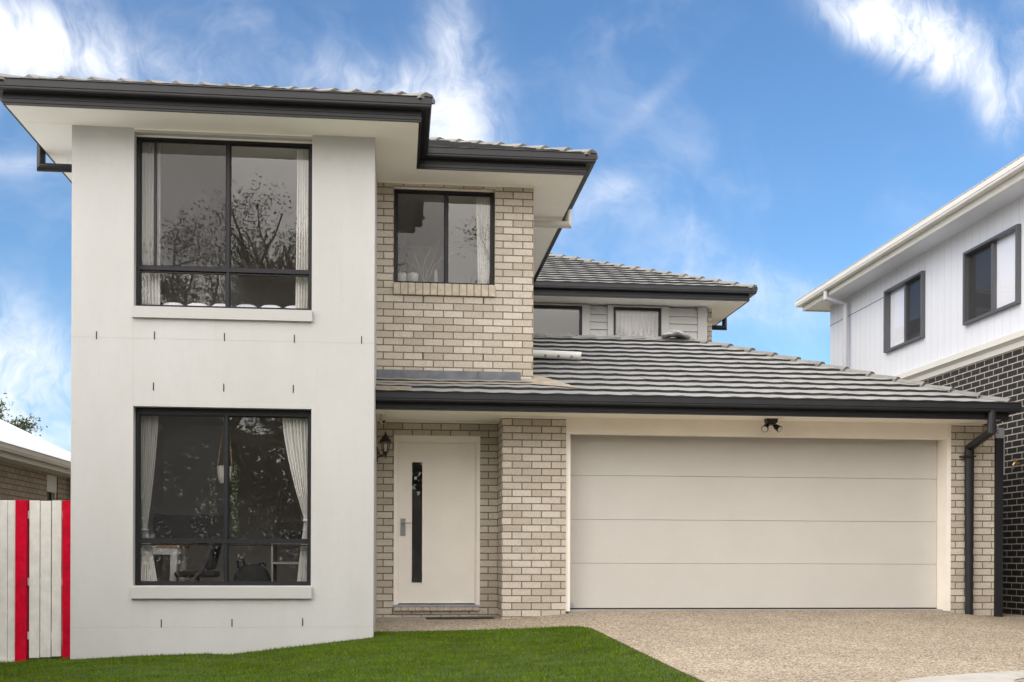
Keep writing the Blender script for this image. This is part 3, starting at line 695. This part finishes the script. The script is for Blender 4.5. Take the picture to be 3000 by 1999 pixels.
# --- downpipes
def pipe(name, pts, r, m, par, n=14):
    m_ = MB(); m_.tube(pts, r, n); return m_.build(name, m, par, smooth=False)
def rpipe(pts, w_, d_, m, par, name='downpipe'):
    return pipe(name, pts, w_, m, par, 16)
dp = rpipe([(7.19, 13.005, 2.44), (7.19, 13.005, 2.19), (7.19, 13.54, 2.04), (7.19, 13.54, -.12)], .047, 0, 'charcoal_metal', H)
m_ = MB(); m_.box(7.085, 7.245, 13.475, 13.60, 1.918, 1.938); m_.build('pipe_bracket', 'black_metal', dp)
rpipe([(-3.97, 13.1, 5.26), (-3.97, 13.1, 4.99), (-3.36, 13.1, 4.99)], .045, 0, 'charcoal_metal', H)
rpipe([(2.26, 14.8, 5.27), (2.26, 14.8, 5.055), (1.60, 14.8, 5.055)], .045, 0, 'pipe_cream', H)
rpipe([(6.2, 20.9, 5.27), (6.2, 20.9, 5.02), (5.6, 20.9, 5.02)], .045, 0, 'charcoal_metal', H)
# rainwater spreader on the garage roof
sp = MB(); sp.tube([(1.55, 14.66, 3.315), (2.40, 14.56, 3.275)], .052, 20); SP = sp.build('rainwater_spreader', 'white_plastic', H, smooth=False)
for X in (1.93, 2.10, 2.27):
    m_ = MB(); t = (X-1.55)/.85; cy, cz_ = 14.66-.10*t, 3.315-.04*t; m_.tube([(X, cy-.048*math.cos(.55), cz_-.048*math.sin(.55)), (X, cy-.054*math.cos(.55), cz_-.054*math.sin(.55))], .021, 12); m_.build('drain_hole', 'bark', SP)

# ------------------------------------------------------------------ fittings on the house
t = thing('wall_lantern', 'black coach lantern on curved bracket left of the front door', 'wall lantern', (-.24, 13.9, 1.9))
m_ = MB(); m_.box(-.2395, -.222, 13.86, 13.94, 1.80, 1.98); m_.tube([(-.225, 13.9, 1.86), (-.19, 13.9, 1.868), (-.15, 13.9, 1.895), (-.133, 13.9, 1.915)], [.012, .010, .009, .008], 8); m_.tube([(-.225, 13.9, 1.93), (-.20, 13.9, 1.885), (-.165, 13.9, 1.88)], [.014, .008, .007], 8)
m_.build('bracket', 'black_metal', t)
m_ = MB(); cx, cy = -.133, 13.9
m_.lathe([(0, -.075), (.008, -.07), (.006, -.05), (.014, -.045), (.020, -.02), (.034, 0), (.036, .008), (0, .008)], cx, cy, 1.92, 6)
for j in range(6):
    a_ = j*math.pi/3; m_.tube([(cx+.034*math.cos(a_), cy+.034*math.sin(a_), 1.925), (cx+.060*math.cos(a_), cy+.060*math.sin(a_), 2.045)], .0045, 5)
m_.lathe([(0, .125), (.072, .125), (.074, .135), (.045, .175), (.026, .205), (.020, .212), (.016, .225), (.006, .232), (.010, .243), (0, .258)], cx, cy, 1.92, 6)
m_.build('lantern_cage', 'black_metal', t)
m_ = MB(); m_.lathe([(.030, .008), (.055, .124)], cx, cy, 1.92, 6); m_.build('glass', 'lantern_glass', t)
m_ = MB(); m_.lathe([(0, .01), (.013, .012), (.013, .05), (.018, .065), (.018, .085), (.010, .10), (0, .105)], cx, cy, 1.92, 12); m_.build('bulb', 'ceramic', t)

t = thing('security_camera', 'small white round security camera under the porch soffit', 'security camera', (-.15, 13.6, 2.345))
ax = Vector((.30, -.60, -.75)).normalized(); c0 = Vector((-.162, 13.62, 2.285))
m_ = MB(); m_.tube([(-.165, 13.62, 2.345), (-.165, 13.62, 2.318)], [.034, .030], 18); m_.tube([c0-ax*.03, c0-ax*.02, c0+ax*.030, c0+ax*.034], [.022, .038, .040, .034], 18); m_.build('housing', 'white_plastic', t)
m_ = MB(); m_.tube([c0+ax*.0345, c0+ax*.038], .023, 18); m_.build('lens', 'black_metal', t)

t = thing('twin_floodlight', 'black twin head floodlight under the eave above the garage door', 'floodlight', (4.56, 13.42, 2.345))
m_ = MB(); m_.prism([(4.495, 2.344), (4.64, 2.344), (4.632, 2.30), (4.60, 2.27), (4.525, 2.27), (4.502, 2.30)], 13.36, 13.46, 'y'); m_.tube([(4.545, 13.41, 2.285), (4.515, 13.40, 2.252)], .015, 8); m_.tube([(4.585, 13.41, 2.285), (4.612, 13.40, 2.252)], .015, 8)
m_.build('mount', 'black_metal', t)
for (sx, c_, d_) in ((-1, (4.490, 13.385, 2.235), (-.45, -.70, -.50)), (1, (4.640, 13.385, 2.235), (.45, -.70, -.50))):
    c0 = Vector(c_); d = Vector(d_).normalized()
    m_ = MB(); m_.tube([c0-d*.05, c0-d*.035, c0+d*.03, c0+d*.042], [.020, .032, .040, .044], 18); m_.tube([c0-d*.052, c0-d*.048], .020, 12); hd = m_.build('lamp_head', 'black_metal', t)
    m_ = MB(); m_.tube([c0+d*.0425, c0+d*.046], .035, 18); m_.build('lens', 'lamp_lens', hd)

t = MB(); t.box(.37, 1.20, 13.66, 13.97, -.118, -.104); o = t.build('doormat', 'door_mat_rubber', bevel=.004); tag(o, 'dark rectangular doormat on the porch slab below the front door', 'doormat')

# steel post at the right end of the garage
t = thing('steel_post', 'tall dark steel post beside the right end of the garage brickwork', 'post', (7.62, 13.6, -.1))
m_ = MB(); m_.box(7.562, 7.665, 13.58, 13.68, -.2, 2.17); m_.build('shaft', 'charcoal_metal', t, bevel=.004)
m_ = MB(); m_.box(7.560, 7.672, 13.575, 13.685, 2.172, 2.30); m_.box(7.6655, 7.678, 13.575, 13.685, 1.72, 2.171); m_.build('bracket', 'galvanised', t)
m_ = MB(); m_.tube([(7.585, 13.576, 2.27), (7.585, 13.572, 2.27)], .010, 10); m_.tube([(7.585, 13.576, 2.235), (7.585, 13.572, 2.235)], .010, 10); m_.build('bolt', 'black_metal', t)

# film-wrapped lump on the garage ridge
bm = bmesh.new(); bmesh.ops.create_icosphere(bm, subdivisions=4, radius=1)
for v in bm.verts:
    n_ = 1+.10*math.sin(v.co.x*7+v.co.z*4)+.08*math.sin(v.co.y*9+v.co.x*3)
    v.co = Vector((4.02+v.co.x*.20*n_, 16.02+v.co.y*.12*n_, 3.885+max(v.co.z, -.5)*.055*n_-.05*v.co.x*v.co.x))
me = bpy.data.meshes.new('plastic_bundle'); bm.to_mesh(me); bm.free(); me.materials.append(M['plastic_film'])
for q in me.polygons: q.use_smooth = True
tag(link('plastic_bundle', me), 'crumpled grey plastic film bundle lying on the garage roof ridge', 'plastic bundle')

# ------------------------------------------------------------------ inside the windows
def curtain(label, x_out, xt, xk, xb, y, z0, z1, zk, folds=9, group=None, outk=None):
    """x_out: outer edge, xt/xk/xb: inner edge at top, tie and bottom"""
    nu, nv = 60, 40; vs = []; fs = []
    for j in range(nv+1):
        z_ = z1+(z0-z1)*j/nv
        if zk is None: xi, xo = xt+(xb-xt)*j/nv, x_out
        else:
            if z_ > zk: s_ = (z1-z_)/(z1-zk); xi = xt+(xk-xt)*s_**1.5; xo = x_out+((outk or x_out)-x_out)*s_**3
            else: s_ = (zk-z_)/(zk-z0); xi = xk+(xb-xk)*s_**.8; xo = (outk or x_out)+(x_out-(outk or x_out))*s_**.7
        wdt = abs(xi-xo)
        for i in range(nu+1):
            u = i/nu; amp = min(.022, wdt*.16)
            vs.append((xo+(xi-xo)*u, y+amp*math.sin(u*folds*2*math.pi+.5*math.sin(z_*2))+.006*math.sin(u*31+z_*3), z_))
    for j in range(nv):
        for i in range(nu): fs.append((j*(nu+1)+i, j*(nu+1)+i+1, (j+1)*(nu+1)+i+1, (j+1)*(nu+1)+i))
    m_ = MB(); m_.add(vs, fs); o = m_.build('curtain', 'curtain_cloth', smooth=True); tag(o, label, 'curtain', group)
    if zk is not None:
        k = MB(); xm = ((outk or x_out)+xk)/2; r_ = abs((outk or x_out)-xk)/2+.012
        k.tube([(xm+r_*math.cos(a_), y+.035*math.sin(a_), zk) for a_ in [2*math.pi*q/14 for q in range(15)]], .010, 6); k.build('tie', 'curtain_cloth', o)
    return o
gC = 'white curtains hanging behind the windows'
curtain('sheer white tied back curtain at the left of the lower rendered wall window', -2.735, -2.54, -2.66, -2.50, YA+.225, .02, 2.19, .92, 8, gC, -2.70)
curtain('white tied back curtain at the right of the lower rendered wall window', -.925, -1.235, -.99, -1.10, YA+.225, .02, 2.19, 1.03, 8, gC, -.93)
curtain('straight white curtain at the left of the upper rendered wall window', -2.735, -2.53, None, -2.53, YA+.225, 2.97, 5.06, None, 6, gC)
curtain('white curtain at the right of the upper rendered wall window', -.925, -1.08, None, -1.10, YA+.225, 2.97, 5.06, None, 6, gC)
curtain('pleated white curtain at the right of the brick wall window', 1.165, .96, None, 1.02, YB+.215, 2.97, 5.06, None, 7, gC)
curtain('white curtain drawn across the right small rear window', 3.75, 4.80, None, 4.80, 20.03, 3.1, 5.06, None, 14, gC)
# row of white pillows at the upper window
wh = ['first', 'second', 'third', 'fourth', 'fifth', 'sixth']
for k in range(6):
    bm = bmesh.new(); bmesh.ops.create_uvsphere(bm, u_segments=24, v_segments=16, radius=1)
    for v in bm.verts:
        c_ = v.co.copy(); sg = lambda t, e: math.copysign(abs(t)**e, t)
        v.co = Vector((-2.42+k*.262+sg(c_.x, .7)*.14, YA+.36+c_.y*.09, 3.248+sg(c_.z, .55)*.145))
    me = bpy.data.meshes.new('pillow'); bm.to_mesh(me); bm.free(); me.materials.append(M['pillow_cloth'])
    for q in me.polygons: q.use_smooth = True
    tag(link('pillow', me), wh[k]+' white pillow from the left along the upper rendered wall window', 'pillow', 'white pillows along the upper window')
# study: desk, chair, monitor, shelf, backpack, hanging plant
t = thing('desk', 'white desk with timber top behind the lower window', 'desk', (-2.4, 13.2, 0))
m_ = MB(); m_.box(-2.95, -2.42, 12.95, 13.6, .735, .765); m_.build('desktop', 'wood_top', t)
m_ = MB(); m_.box(-2.93, -2.44, 12.97, 13.58, .655, .734); m_.build('apron', 'ceramic', t)
for X in (-2.92, -2.52):
    for Y in (12.97, 13.50): m_ = MB(); m_.box(X, X+.07, Y, Y+.07, 0, .654); m_.build('leg', 'ceramic', t)
t = thing('monitor', 'wide black monitor standing on the timber topped desk', 'monitor', (-2.35, 13.4, .765))
m_ = MB(); m_.box(-2.80, -1.98, 13.40, 13.44, .80, 1.12); m_.build('screen', 'dark_fabric', t, bevel=.02); m_ = MB(); m_.box(-2.3, -2.2, 13.44, 13.48, .77, .95); m_.box(-2.4, -2.1, 13.38, 13.55, .766, .78); m_.build('stand', 'dark_fabric', t)
t = thing('office_chair', 'black office chair with curved arm beside the white desk', 'office chair', (-2.23, 12.95, 0))
m_ = MB(); m_.box(-2.45, -2.00, 12.8, 13.2, .40, .47); m_.build('seat', 'dark_fabric', t, bevel=.03)
m_ = MB(); m_.box(-2.08, -2.01, 12.8, 13.2, .48, .86, Matrix.Rotation(R(12), 3, 'Y')); m_.build('backrest', 'dark_fabric', t, bevel=.03)
m_ = MB(); m_.tube([(-2.23, 13, .40), (-2.23, 13, .08)], .03, 10); m_.build('pedestal', 'gray_plastic', t)
m_ = MB()
for j in range(5): a_ = j*1.257; m_.tube([(-2.23, 13, .09), (-2.23+.28*math.cos(a_), 13+.28*math.sin(a_), .05)], .02, 8)
m_.build('base', 'gray_plastic', t)
m_ = MB(); m_.tube([(-2.04, 12.82, .80), (-2.08, 12.80, .62), (-2.16, 12.80, .45), (-2.22, 12.8, .40)], .018, 8); m_.build('arm', 'gray_plastic', t)
t = thing('bookshelf', 'low grey bookshelf at the right of the study room', 'bookshelf', (-1.1, 13.3, 0))
m_ = MB(); m_.box(-1.42, -1.40, 13.1, 13.5, 0, .80); m_.box(-.82, -.80, 13.1, 13.5, 0, .80)
for z_ in (.1, .32, .55, .78): m_.box(-1.399, -.821, 13.1, 13.5, z_, z_+.025)
m_.build('frame', 'concrete', t)
m_ = MB(); m_.box(-1.3, -.95, 13.2, 13.4, .808, .90); m_.box(-1.22, -1.17, 13.25, 13.3, .9, .93); m_.box(-1.1, -1.03, 13.25, 13.3, .9, .94); o = m_.build('storage_tray', 'dark_fabric'); tag(o, 'small black tray of odds and ends on top of the grey bookshelf', 'tray')
bm = bmesh.new(); bmesh.ops.create_uvsphere(bm, u_segments=20, v_segments=14, radius=1)
for v in bm.verts: v.co = Vector((-1.60+v.co.x*.215, 12.85+v.co.y*.12, .30+math.copysign(abs(v.co.z)**.8, v.co.z)*.26))
me = bpy.data.meshes.new('backpack'); bm.to_mesh(me); bm.free(); me.materials.append(M['dark_fabric'])
for q in me.polygons: q.use_smooth = True
bo = link('backpack', me); tag(bo, 'rounded black backpack in front of the grey bookshelf', 'backpack')
m_ = MB(); m_.tube([(-1.75, 12.85, .50), (-1.76, 12.85, .58), (-1.70, 12.85, .60), (-1.68, 12.85, .53)], .013, 8); m_.build('strap', 'dark_fabric', bo); m_ = MB(); m_.tube([(-1.53, 12.85, .55), (-1.48, 12.85, .57), (-1.45, 12.85, .53)], .012, 8); m_.build('strap', 'dark_fabric', bo)
t = thing('hanging_planter', 'hanging pot with trailing vines behind the lower window centre bar', 'hanging planter', (-1.86, 12.8, 2.3))
m_ = MB(); m_.lathe([(0, 0), (.05, .0), (.075, .06), (.085, .19), (.075, .19), (.06, .05)], -1.90, 12.8, 1.45, 18); m_.build('pot', 'ceramic', t)
m_ = MB(); m_.tube([(-1.98, 12.8, 1.62), (-1.88, 12.8, 2.39)], .007, 6); m_.tube([(-1.82, 12.8, 1.62), (-1.88, 12.8, 2.39)], .007, 6); m_.build('rope', 'rope', t)
m_ = MB()
for k in range(340):
    s_ = random.choice((-1, 1, 1)); z_ = random.uniform(.85, 1.70) if s_ > 0 else random.uniform(1.0, 1.68)
    c_ = Vector((-1.90+s_*(.10+random.uniform(-.02, .05)), 12.76+random.uniform(-.05, .05), z_)); d1 = Vector((random.gauss(0, 1), random.gauss(0, 1), random.gauss(0, 1))).normalized()*.016; d2 = Vector((random.gauss(0, 1), random.gauss(0, 1), random.gauss(0, 1))).normalized()*.012
    m_.add([c_-d1, c_+d2, c_+d1, c_-d2], [(0, 1, 2, 3)])
m_.build('vine', 'vine', t)
# brick window display
def pot(label, x, r, h):
    m_ = MB(); m_.lathe([(0, 0), (r*.78, 0), (r*.95, h*.5), (r, h), (r*.9, h), (r*.8, h*.3)], x, YB+.25, 3.99, 22); o = m_.build('pot', 'ceramic', smooth=True); tag(o, label, 'pot', 'white pots on the brick wall window ledge'); return o
mb = MB(); mb.box(-.034, 1.174, YB+.165, YB+.42, 3.931, 3.987); mb.build('window_ledge', 'render_trim', H)
pot('smaller white pot at the left end of the brick wall window', .06, .058, .115); pot('larger white pot second from left in the brick wall window', .195, .07, .115)
m_ = MB(); m_.lathe([(0, 0), (.028, 0), (.022, .10), (.014, .17), (.010, .175), (0, .17)], (.475), YB+.25, 3.99, 16); tag(m_.build('vase', 'ceramic', smooth=True), 'slim white cone shaped vase beside the pots in the brick wall window', 'vase')
def twig(mb_, p_, d, L, r, dep):
    q = p_+d*L; mid = p_+d*L*.5+Vector((random.uniform(-1, 1), 0, random.uniform(-1, 1)))*L*.08
    mb_.tube([p_, mid, q], [r, r*.85, r*.7], 5)
    if dep:
        for k in range(2): twig(mb_, q if k else mid, (d+Vector((random.uniform(-.8, .8), random.uniform(-.3, .3), random.uniform(-.2, .5)))).normalized(), L*.72, r*.62, dep-1)
m_ = MB()
for k in range(4): twig(m_, Vector((.34, YB+.25, 3.99)), Vector((random.uniform(-.7, .5), 0, 1)).normalized(), .24, .008, 3)
for k in range(3): twig(m_, Vector((.06, YB+.25, 4.07)), Vector((random.uniform(-.4, .4), 0, 1)).normalized(), .13, .005, 2)
tag(m_.build('dried_branches', 'bark'), 'bare dried branches spreading above the white pots in the window', 'dried branches')

# ------------------------------------------------------------------ neighbour on the right
N = thing('neighbouring_house', 'two storey house on the right with white cladding over black brick', 'house', (8.2, 16, 0))
XN = 8.2
wn = [(16.83, 18.19, 4.11, 5.12), (14.12, 15.53, 4.03, 5.05)]
mb = MB(); wall(mb, 4, 20.69, 3.60, 5.42, wn, XN, XN+.2, 'x'); mb.box(XN+.2005, 14, 20.49, 20.69, 0, 5.42); mb.box(XN+.2005, 14, 4, 4.2, 0, 5.42); mb.build('clad_wall', 'neighbour_white', N)
mb = MB(); k = 20.69-.18
while k > 4:
    hit = [q for q in wn if q[0]-.02 < k < q[1]+.02]
    for (b0, b1) in ([(3.60, hit[0][2]), (hit[0][3], 5.42)] if hit else [(3.60, 5.42)]): mb.box(XN-.0015, XN+.001, k-.0022, k+.0022, b0, b1)
    k -= .205
mb.build('cladding_joint', 'clad_groove', N)
mb = MB()
for (y0, y1) in ((18.28, 20.69), ): mb.box(XN-.004, XN+.002, y0, y1, 5.058, 5.070)
mb.build('panel_joint', 'gray_frame', N)
mb = MB(); mb.box(XN-.02, XN+.2, 4, 20.69, -.6, 3.44); mb.build('brick_wall', 'black_brick', N)
mb = MB(); mb.prism([(XN-.075, 3.50), (XN-.055, 3.44), (XN+.15, 3.44), (XN+.15, 3.645), (XN-.09, 3.645), (XN-.09, 3.56)], 4, 20.69, 'x') if False else None
m_ = MB(); prof = [(.0, 3.43), (.035, 3.43), (.045, 3.50), (.075, 3.53), (.095, 3.545), (.095, 3.625), (.0, 3.64)]
m_.add([(XN-o_, Y, z_) for Y in (4, 20.69) for (o_, z_) in prof], [tuple(range(7)), tuple(range(13, 6, -1))]+[(j, (j+1) % 7, 7+(j+1) % 7, 7+j) for j in range(7)]); m_.build('band_trim', 'neighbour_trim', N)
mb = MB(); mb.box(7.78, XN+.3, 4, 21.0, 5.42, 5.44); mb.build('soffit', 'neighbour_white', N)
m_ = MB(); m_.sweep([(0, -.0), (.02, 0), (.026, .02), (.02, .04), (.02, .20), (0, .20)], [(14, 21.0, 5.40), (7.80, 21.0, 5.40), (7.80, 3.8, 5.40)]); m_.build('fascia', 'neighbour_trim', N)
m_ = MB(); m_.sweep([(a_*1.05, b_*1.1) for a_, b_ in GP], [(14, 21.0, 5.615), (7.80, 21.0, 5.615), (7.80, 3.8, 5.615)]); m_.build('gutter', 'neighbour_trim', N)
m_ = MB(); m_.add([(7.72, 21.05, 5.63), (7.72, 3.8, 5.63), (10.9, 3.8, 5.90), (10.9, 21.05, 5.90), (14, 3.8, 5.63), (14, 21.05, 5.63)], [(0, 1, 2, 3), (3, 2, 4, 5)]); m_.build('roof', 'white_roof', N)
m_ = MB(); m_.tube([(7.73, 19.72, 5.52), (7.73, 19.72, 5.35), (8.10, 19.72, 5.26), (8.10, 19.72, 3.3)], .040, 14); m_.build('downpipe', 'clad_groove', N)
for (i, (y0, y1, z0, z1)) in enumerate(wn):
    f = MB(); e = .034
    for (a0, a1, b0, b1) in ((y0-.015, y0+e, z0-.015, z1+.015), (y1-e, y1+.015, z0-.015, z1+.015), (y0+e, y1-e, z0-.015, z0+e-.01), (y0+e, y1-e, z1-e+.01, z1+.015)): f.box(XN-.06, XN+.05, a0, a1, b0, b1)
    ym = (y0+y1)/2; f.box(XN-.01, XN+.05, ym-.03, ym+.03, z0+.04, z1-.04)
    Fm = f.build('window', 'gray_frame', N, bevel=.003)
    for j, (a0, a1) in enumerate(((y0+e, ym-.03), (ym+.03, y1-e))):
        q = MB(); q.add([(XN+.03, a0, z0+.03), (XN+.03, a1, z0+.03), (XN+.03, a1, z1-.03), (XN+.03, a0, z1-.03)], [(0, 1, 2, 3)])
        q.build('pane', 'window_glass', Fm)
        near = (j == 0)
        blind = (i == 0 and j == 1) or (i == 1 and j == 0)
        q = MB(); q.box(XN+.045, XN+.05, a0-.05, a1+.05, z0, z1)
        if blind: q.build('blind', 'pillow_cloth', Fm)
        else:
            q.build('blind', 'gray_plastic', Fm)
            s_ = MB(); s_.add([(XN+.005, a0, z0+.03), (XN+.005, a1, z0+.03), (XN+.005, a1, z1-.03), (XN+.005, a0, z1-.03)], [(0, 1, 2, 3)]); s_.build('fly_screen', 'moire_screen' if 'moire_screen' in M else 'fly_screen', Fm)
t = thing('garden_tap', 'brass garden tap on the black brick wall', 'tap', (8.18, 14.1, 1.9))
m_ = MB(); m_.tube([(8.18, 14.1, 1.90), (8.11, 14.1, 1.90), (8.085, 14.09, 1.87), (8.08, 14.09, 1.83)], [.014, .016, .014, .016], 10); m_.build('spout', 'brass', t)
m_ = MB(); m_.tube([(8.12, 14.1, 1.91), (8.12, 14.1, 1.955)], .008, 8); m_.tube([(8.12, 14.07, 1.958), (8.12, 14.13, 1.958)], .009, 8); m_.build('tap_handle', 'brass', t)

# ------------------------------------------------------------------ neighbour on the left
L = thing('single_storey_house', 'low tan brick house with white metal roof behind the fence', 'house', (-5.8, 17, -.5))
XL = -5.8
mb = MB(); wall(mb, 8, 20.95, -.8, 2.03, [(19.5, 20.12, -.3, 2.0)], XL, XL-.2, 'x'); mb.box(-13, XL-.2, 20.75, 20.95, -.8, 2.03); mb.build('brick_wall', 'tan_brick', L)
mb = MB(); mb.box(XL-.02, XL-.06, 19.5, 20.12, 1.72, 2.0); mb.build('door_panel', 'tan_paint', L)
mb = MB(); mb.box(XL-.14, XL-.10, 19.5, 20.12, -.3, 1.72); mb.build('door', 'black_metal', L)
mb = MB(); mb.box(XL-.09, XL-.03, 20.05, 20.12, -.3, 1.72); mb.build('door_frame', 'tan_paint', L)
mb = MB(); mb.prism([(XL-.3, 7.6), (-5.37, 7.6), (-5.37, 22.3), (-13, 22.3), (-13, 20.8), (XL-.3, 20.8)], 2.03, 2.05); mb.build('soffit', 'tan_paint', L)
m_ = MB(); m_.sweep([(0, 0), (.02, 0), (.02, .15), (0, .15)], [(-5.38, 7.6, 1.99), (-5.38, 22.3, 1.99), (-13, 22.3, 1.99)], side=1); m_.build('fascia', 'tan_paint', L)
m_ = MB(); m_.sweep(GP, [(-5.37, 7.6, 2.16), (-5.37, 22.3, 2.16), (-13, 22.3, 2.16)], side=1); m_.build('gutter', 'tan_metal', L)
t22 = .52; rz = 2.17
m_ = MB(); m_.add([(-5.27, 7.5, rz), (-5.27, 22.4, rz), (-9.4, 18.27, rz+4.13*t22), (-9.4, 7.5, rz+4.13*t22), (-13.5, 22.4, rz), (-13.5, 7.5, rz)], [(0, 1, 2, 3), (1, 4, 2), (3, 2, 4, 5)]); m_.build('roof', 'white_roof', L)
m_ = MB(); m_.tube([(XL+.06, 20.7, 2.03), (XL+.06, 20.7, -.5)], .04, 10); m_.build('downpipe', 'tan_metal', L)

# ------------------------------------------------------------------ fence
Fc = thing('picket_fence', 'white timber paling fence with two crimson posts left of the rendered wall', 'fence', (-3.9, 12.4, -.5))
for (x0, x1) in ((-3.988, -3.874), (-3.507, -3.395)):
    m_ = MB(); m_.box(x0, x1, 12.33, 12.43, -.62, 1.222); o = m_.build('post', 'fence_red', Fc, bevel=.003); o['label'] = 'crimson painted fence post'
for (x0, x1) in ((-3.851, -3.747), (-3.739, -3.632), (-3.622, -3.525), (-4.07, -3.992), (-4.175, -4.075), (-4.285, -4.182), (-4.39, -4.29)):
    m_ = MB(); gl = float(hgt((x0+x1)/2, 12.4)); m_.box(x0, x1, 12.355, 12.375, gl-.0+.02-(.0), 1.217+random.uniform(-.004, .004)); m_.build('paling', 'fence_white', Fc, bevel=.002)
for z_ in (1.03, .32, -.25):
    m_ = MB(); m_.box(-5.6, -3.40, 12.377, 12.42, z_, z_+.08); m_.build('rail', 'fence_white', Fc)
m_ = MB(); m_.box(-5.6, -3.99, 12.33, 12.354, -.62, -.455); m_.build('plinth_board', 'fence_white', Fc)
m_ = MB()
for k in range(11): m_.box(-4.50-k*.105, -4.405-k*.105, 12.355, 12.375, -.5, 1.215)
m_.build('paling_panel', 'fence_white', Fc)

# ------------------------------------------------------------------ trees
def tree_mesh(seed, height, spread, leaves, leafmat, lsize=.10, openness=.5, trunk_r=.18):
    rd = random.Random(seed); wood = MB(); tips = []
    def grow(p_, d, L, r, dep):
        pts = [p_]; rs = [r]; q = p_
        for k in range(3):
            d = (d+Vector((rd.gauss(0, .16), rd.gauss(0, .16), rd.gauss(.03, .10)))).normalized(); q = q+d*L/3; pts.append(q); rs.append(r*(1-.13*(k+1)))
        wood.tube(pts, rs, 7 if dep > 2 else 4, cap=False)
        if dep <= 2: tips.extend(pts[1:])
        if dep == 0: return
        for k in range(rd.choice((2, 3, 3)) if dep > 1 else 3):
            nd = (d+Vector((rd.gauss(0, .62), rd.gauss(0, .62), rd.gauss(.08, .35)))*spread).normalized()
            grow(q if k < 2 else pts[2], nd, L*rd.uniform(.62, .82), r*.6, dep-1)
    grow(Vector((0, 0, -.3)), Vector((.05, .02, 1)), height*.30, trunk_r, 5)
    n = leaves; T = np.array([tuple(q) for q in tips]); r2 = np.random.default_rng(seed)
    keep = r2.permutation(len(T))[:max(8, int(len(T)*openness))]; T = T[keep]
    cen = T[r2.integers(0, len(T), n)]+r2.normal(0, 1, (n, 3))*np.array([.17, .17, .12])*height/8
    d1 = r2.normal(0, 1, (n, 3)); d1 /= np.linalg.norm(d1, axis=1)[:, None]; d2 = r2.normal(0, 1, (n, 3)); d2 /= np.linalg.norm(d2, axis=1)[:, None]
    s1 = r2.uniform(.6, 1.2, (n, 1))*lsize; s2 = s1*.36
    V = np.stack([cen-d1*s1, cen+d2*s2, cen+d1*s1, cen-d2*s2], 1).reshape(-1, 3)
    me = bpy.data.meshes.new('crown'); me.vertices.add(4*n); me.vertices.foreach_set('co', V.reshape(-1)); me.loops.add(4*n); me.loops.foreach_set('vertex_index', np.arange(4*n, dtype=np.int32))
    me.polygons.add(n); me.polygons.foreach_set('loop_start', np.arange(0, 4*n, 4, dtype=np.int32)); me.polygons.foreach_set('loop_total', np.full(n, 4, np.int32)); me.update(); me.materials.append(M[leafmat])
    wm = bpy.data.meshes.new('trunk'); wm.from_pydata(wood.v, [], wood.f); wm.materials.append(M['bark'])
    return wm, me
def place_tree(meshes, label, loc, rot, s_, group=None):
    t = bpy.data.objects.new('gum_tree', None); C.objects.link(t); t.location = loc; t.rotation_euler = (0, 0, rot); t.scale = (s_, s_, s_); tag(t, label, 'tree', group)
    for nm, me in zip(('trunk', 'crown'), meshes): o = bpy.data.objects.new(nm, me); C.objects.link(o); o.parent = t
tA = tree_mesh(3, 9.5, 1.0, 60000, 'leaf_olive', .034, .26, .26); tB = tree_mesh(8, 8.5, 1.1, 70000, 'leaf_olive', .034, .32, .24)
tL = tree_mesh(21, 5.6, 1.0, 24000, 'leaf_green', .05, .6, .10)
place_tree(tL, 'leafy green tree rising behind the white metal roof', (-13.55, 35.0, -.9), .4, 1.42)
gt = 'street trees reflected in the windows'
for (ms, X, Y, r_, s_, lb) in ((tA, -9.5, -13.5, .3, 1.05, 'tall open crowned gum tree furthest left across the street'), (tB, -4.6, -15, 2.1, 1.0, 'broad gum tree left of centre across the street'), (tA, .8, -14, 3.9, 1.12, 'tall sparse gum tree directly across the street'),
                               (tB, 6.0, -15, 5.0, 1.05, 'broad gum tree right of centre across the street'), (tB, -14.5, -16, 1.2, 1.0, 'gum tree at the left end of the far verge'), (tA, 12.5, -15, .9, 1.0, 'gum tree at the right end of the far verge')):
    place_tree(ms, lb, (X, Y+5, -1.6), r_, s_*1.62, gt)
# bushland behind the verge
n = 190000; r2 = np.random.default_rng(5); X = r2.uniform(-32, 32, n); top = 7.3+1.6*np.sin(X*.55+1)+1.1*np.sin(X*1.3)+.7*np.sin(X*2.9)
cen = np.stack([X, r2.uniform(-25, -20, n), -2+(top+2)*r2.uniform(0, 1, n)**.8+r2.normal(0, .25, n)], 1)
d1 = r2.normal(0, 1, (n, 3)); d1 /= np.linalg.norm(d1, axis=1)[:, None]; d2 = r2.normal(0, 1, (n, 3)); d2 /= np.linalg.norm(d2, axis=1)[:, None]
V = np.stack([cen-d1*.15, cen+d2*.07, cen+d1*.15, cen-d2*.07], 1).reshape(-1, 3)
me = bpy.data.meshes.new('bushland'); me.vertices.add(4*n); me.vertices.foreach_set('co', V.reshape(-1)); me.loops.add(4*n); me.loops.foreach_set('vertex_index', np.arange(4*n, dtype=np.int32))
me.polygons.add(n); me.polygons.foreach_set('loop_start', np.arange(0, 4*n, 4, dtype=np.int32)); me.polygons.foreach_set('loop_total', np.full(n, 4, np.int32)); me.update(); me.materials.append(M['leaf_olive'])
tag(link('bushland', me), 'dense olive green bushland beyond the street trees', 'bushland', kind='stuff')
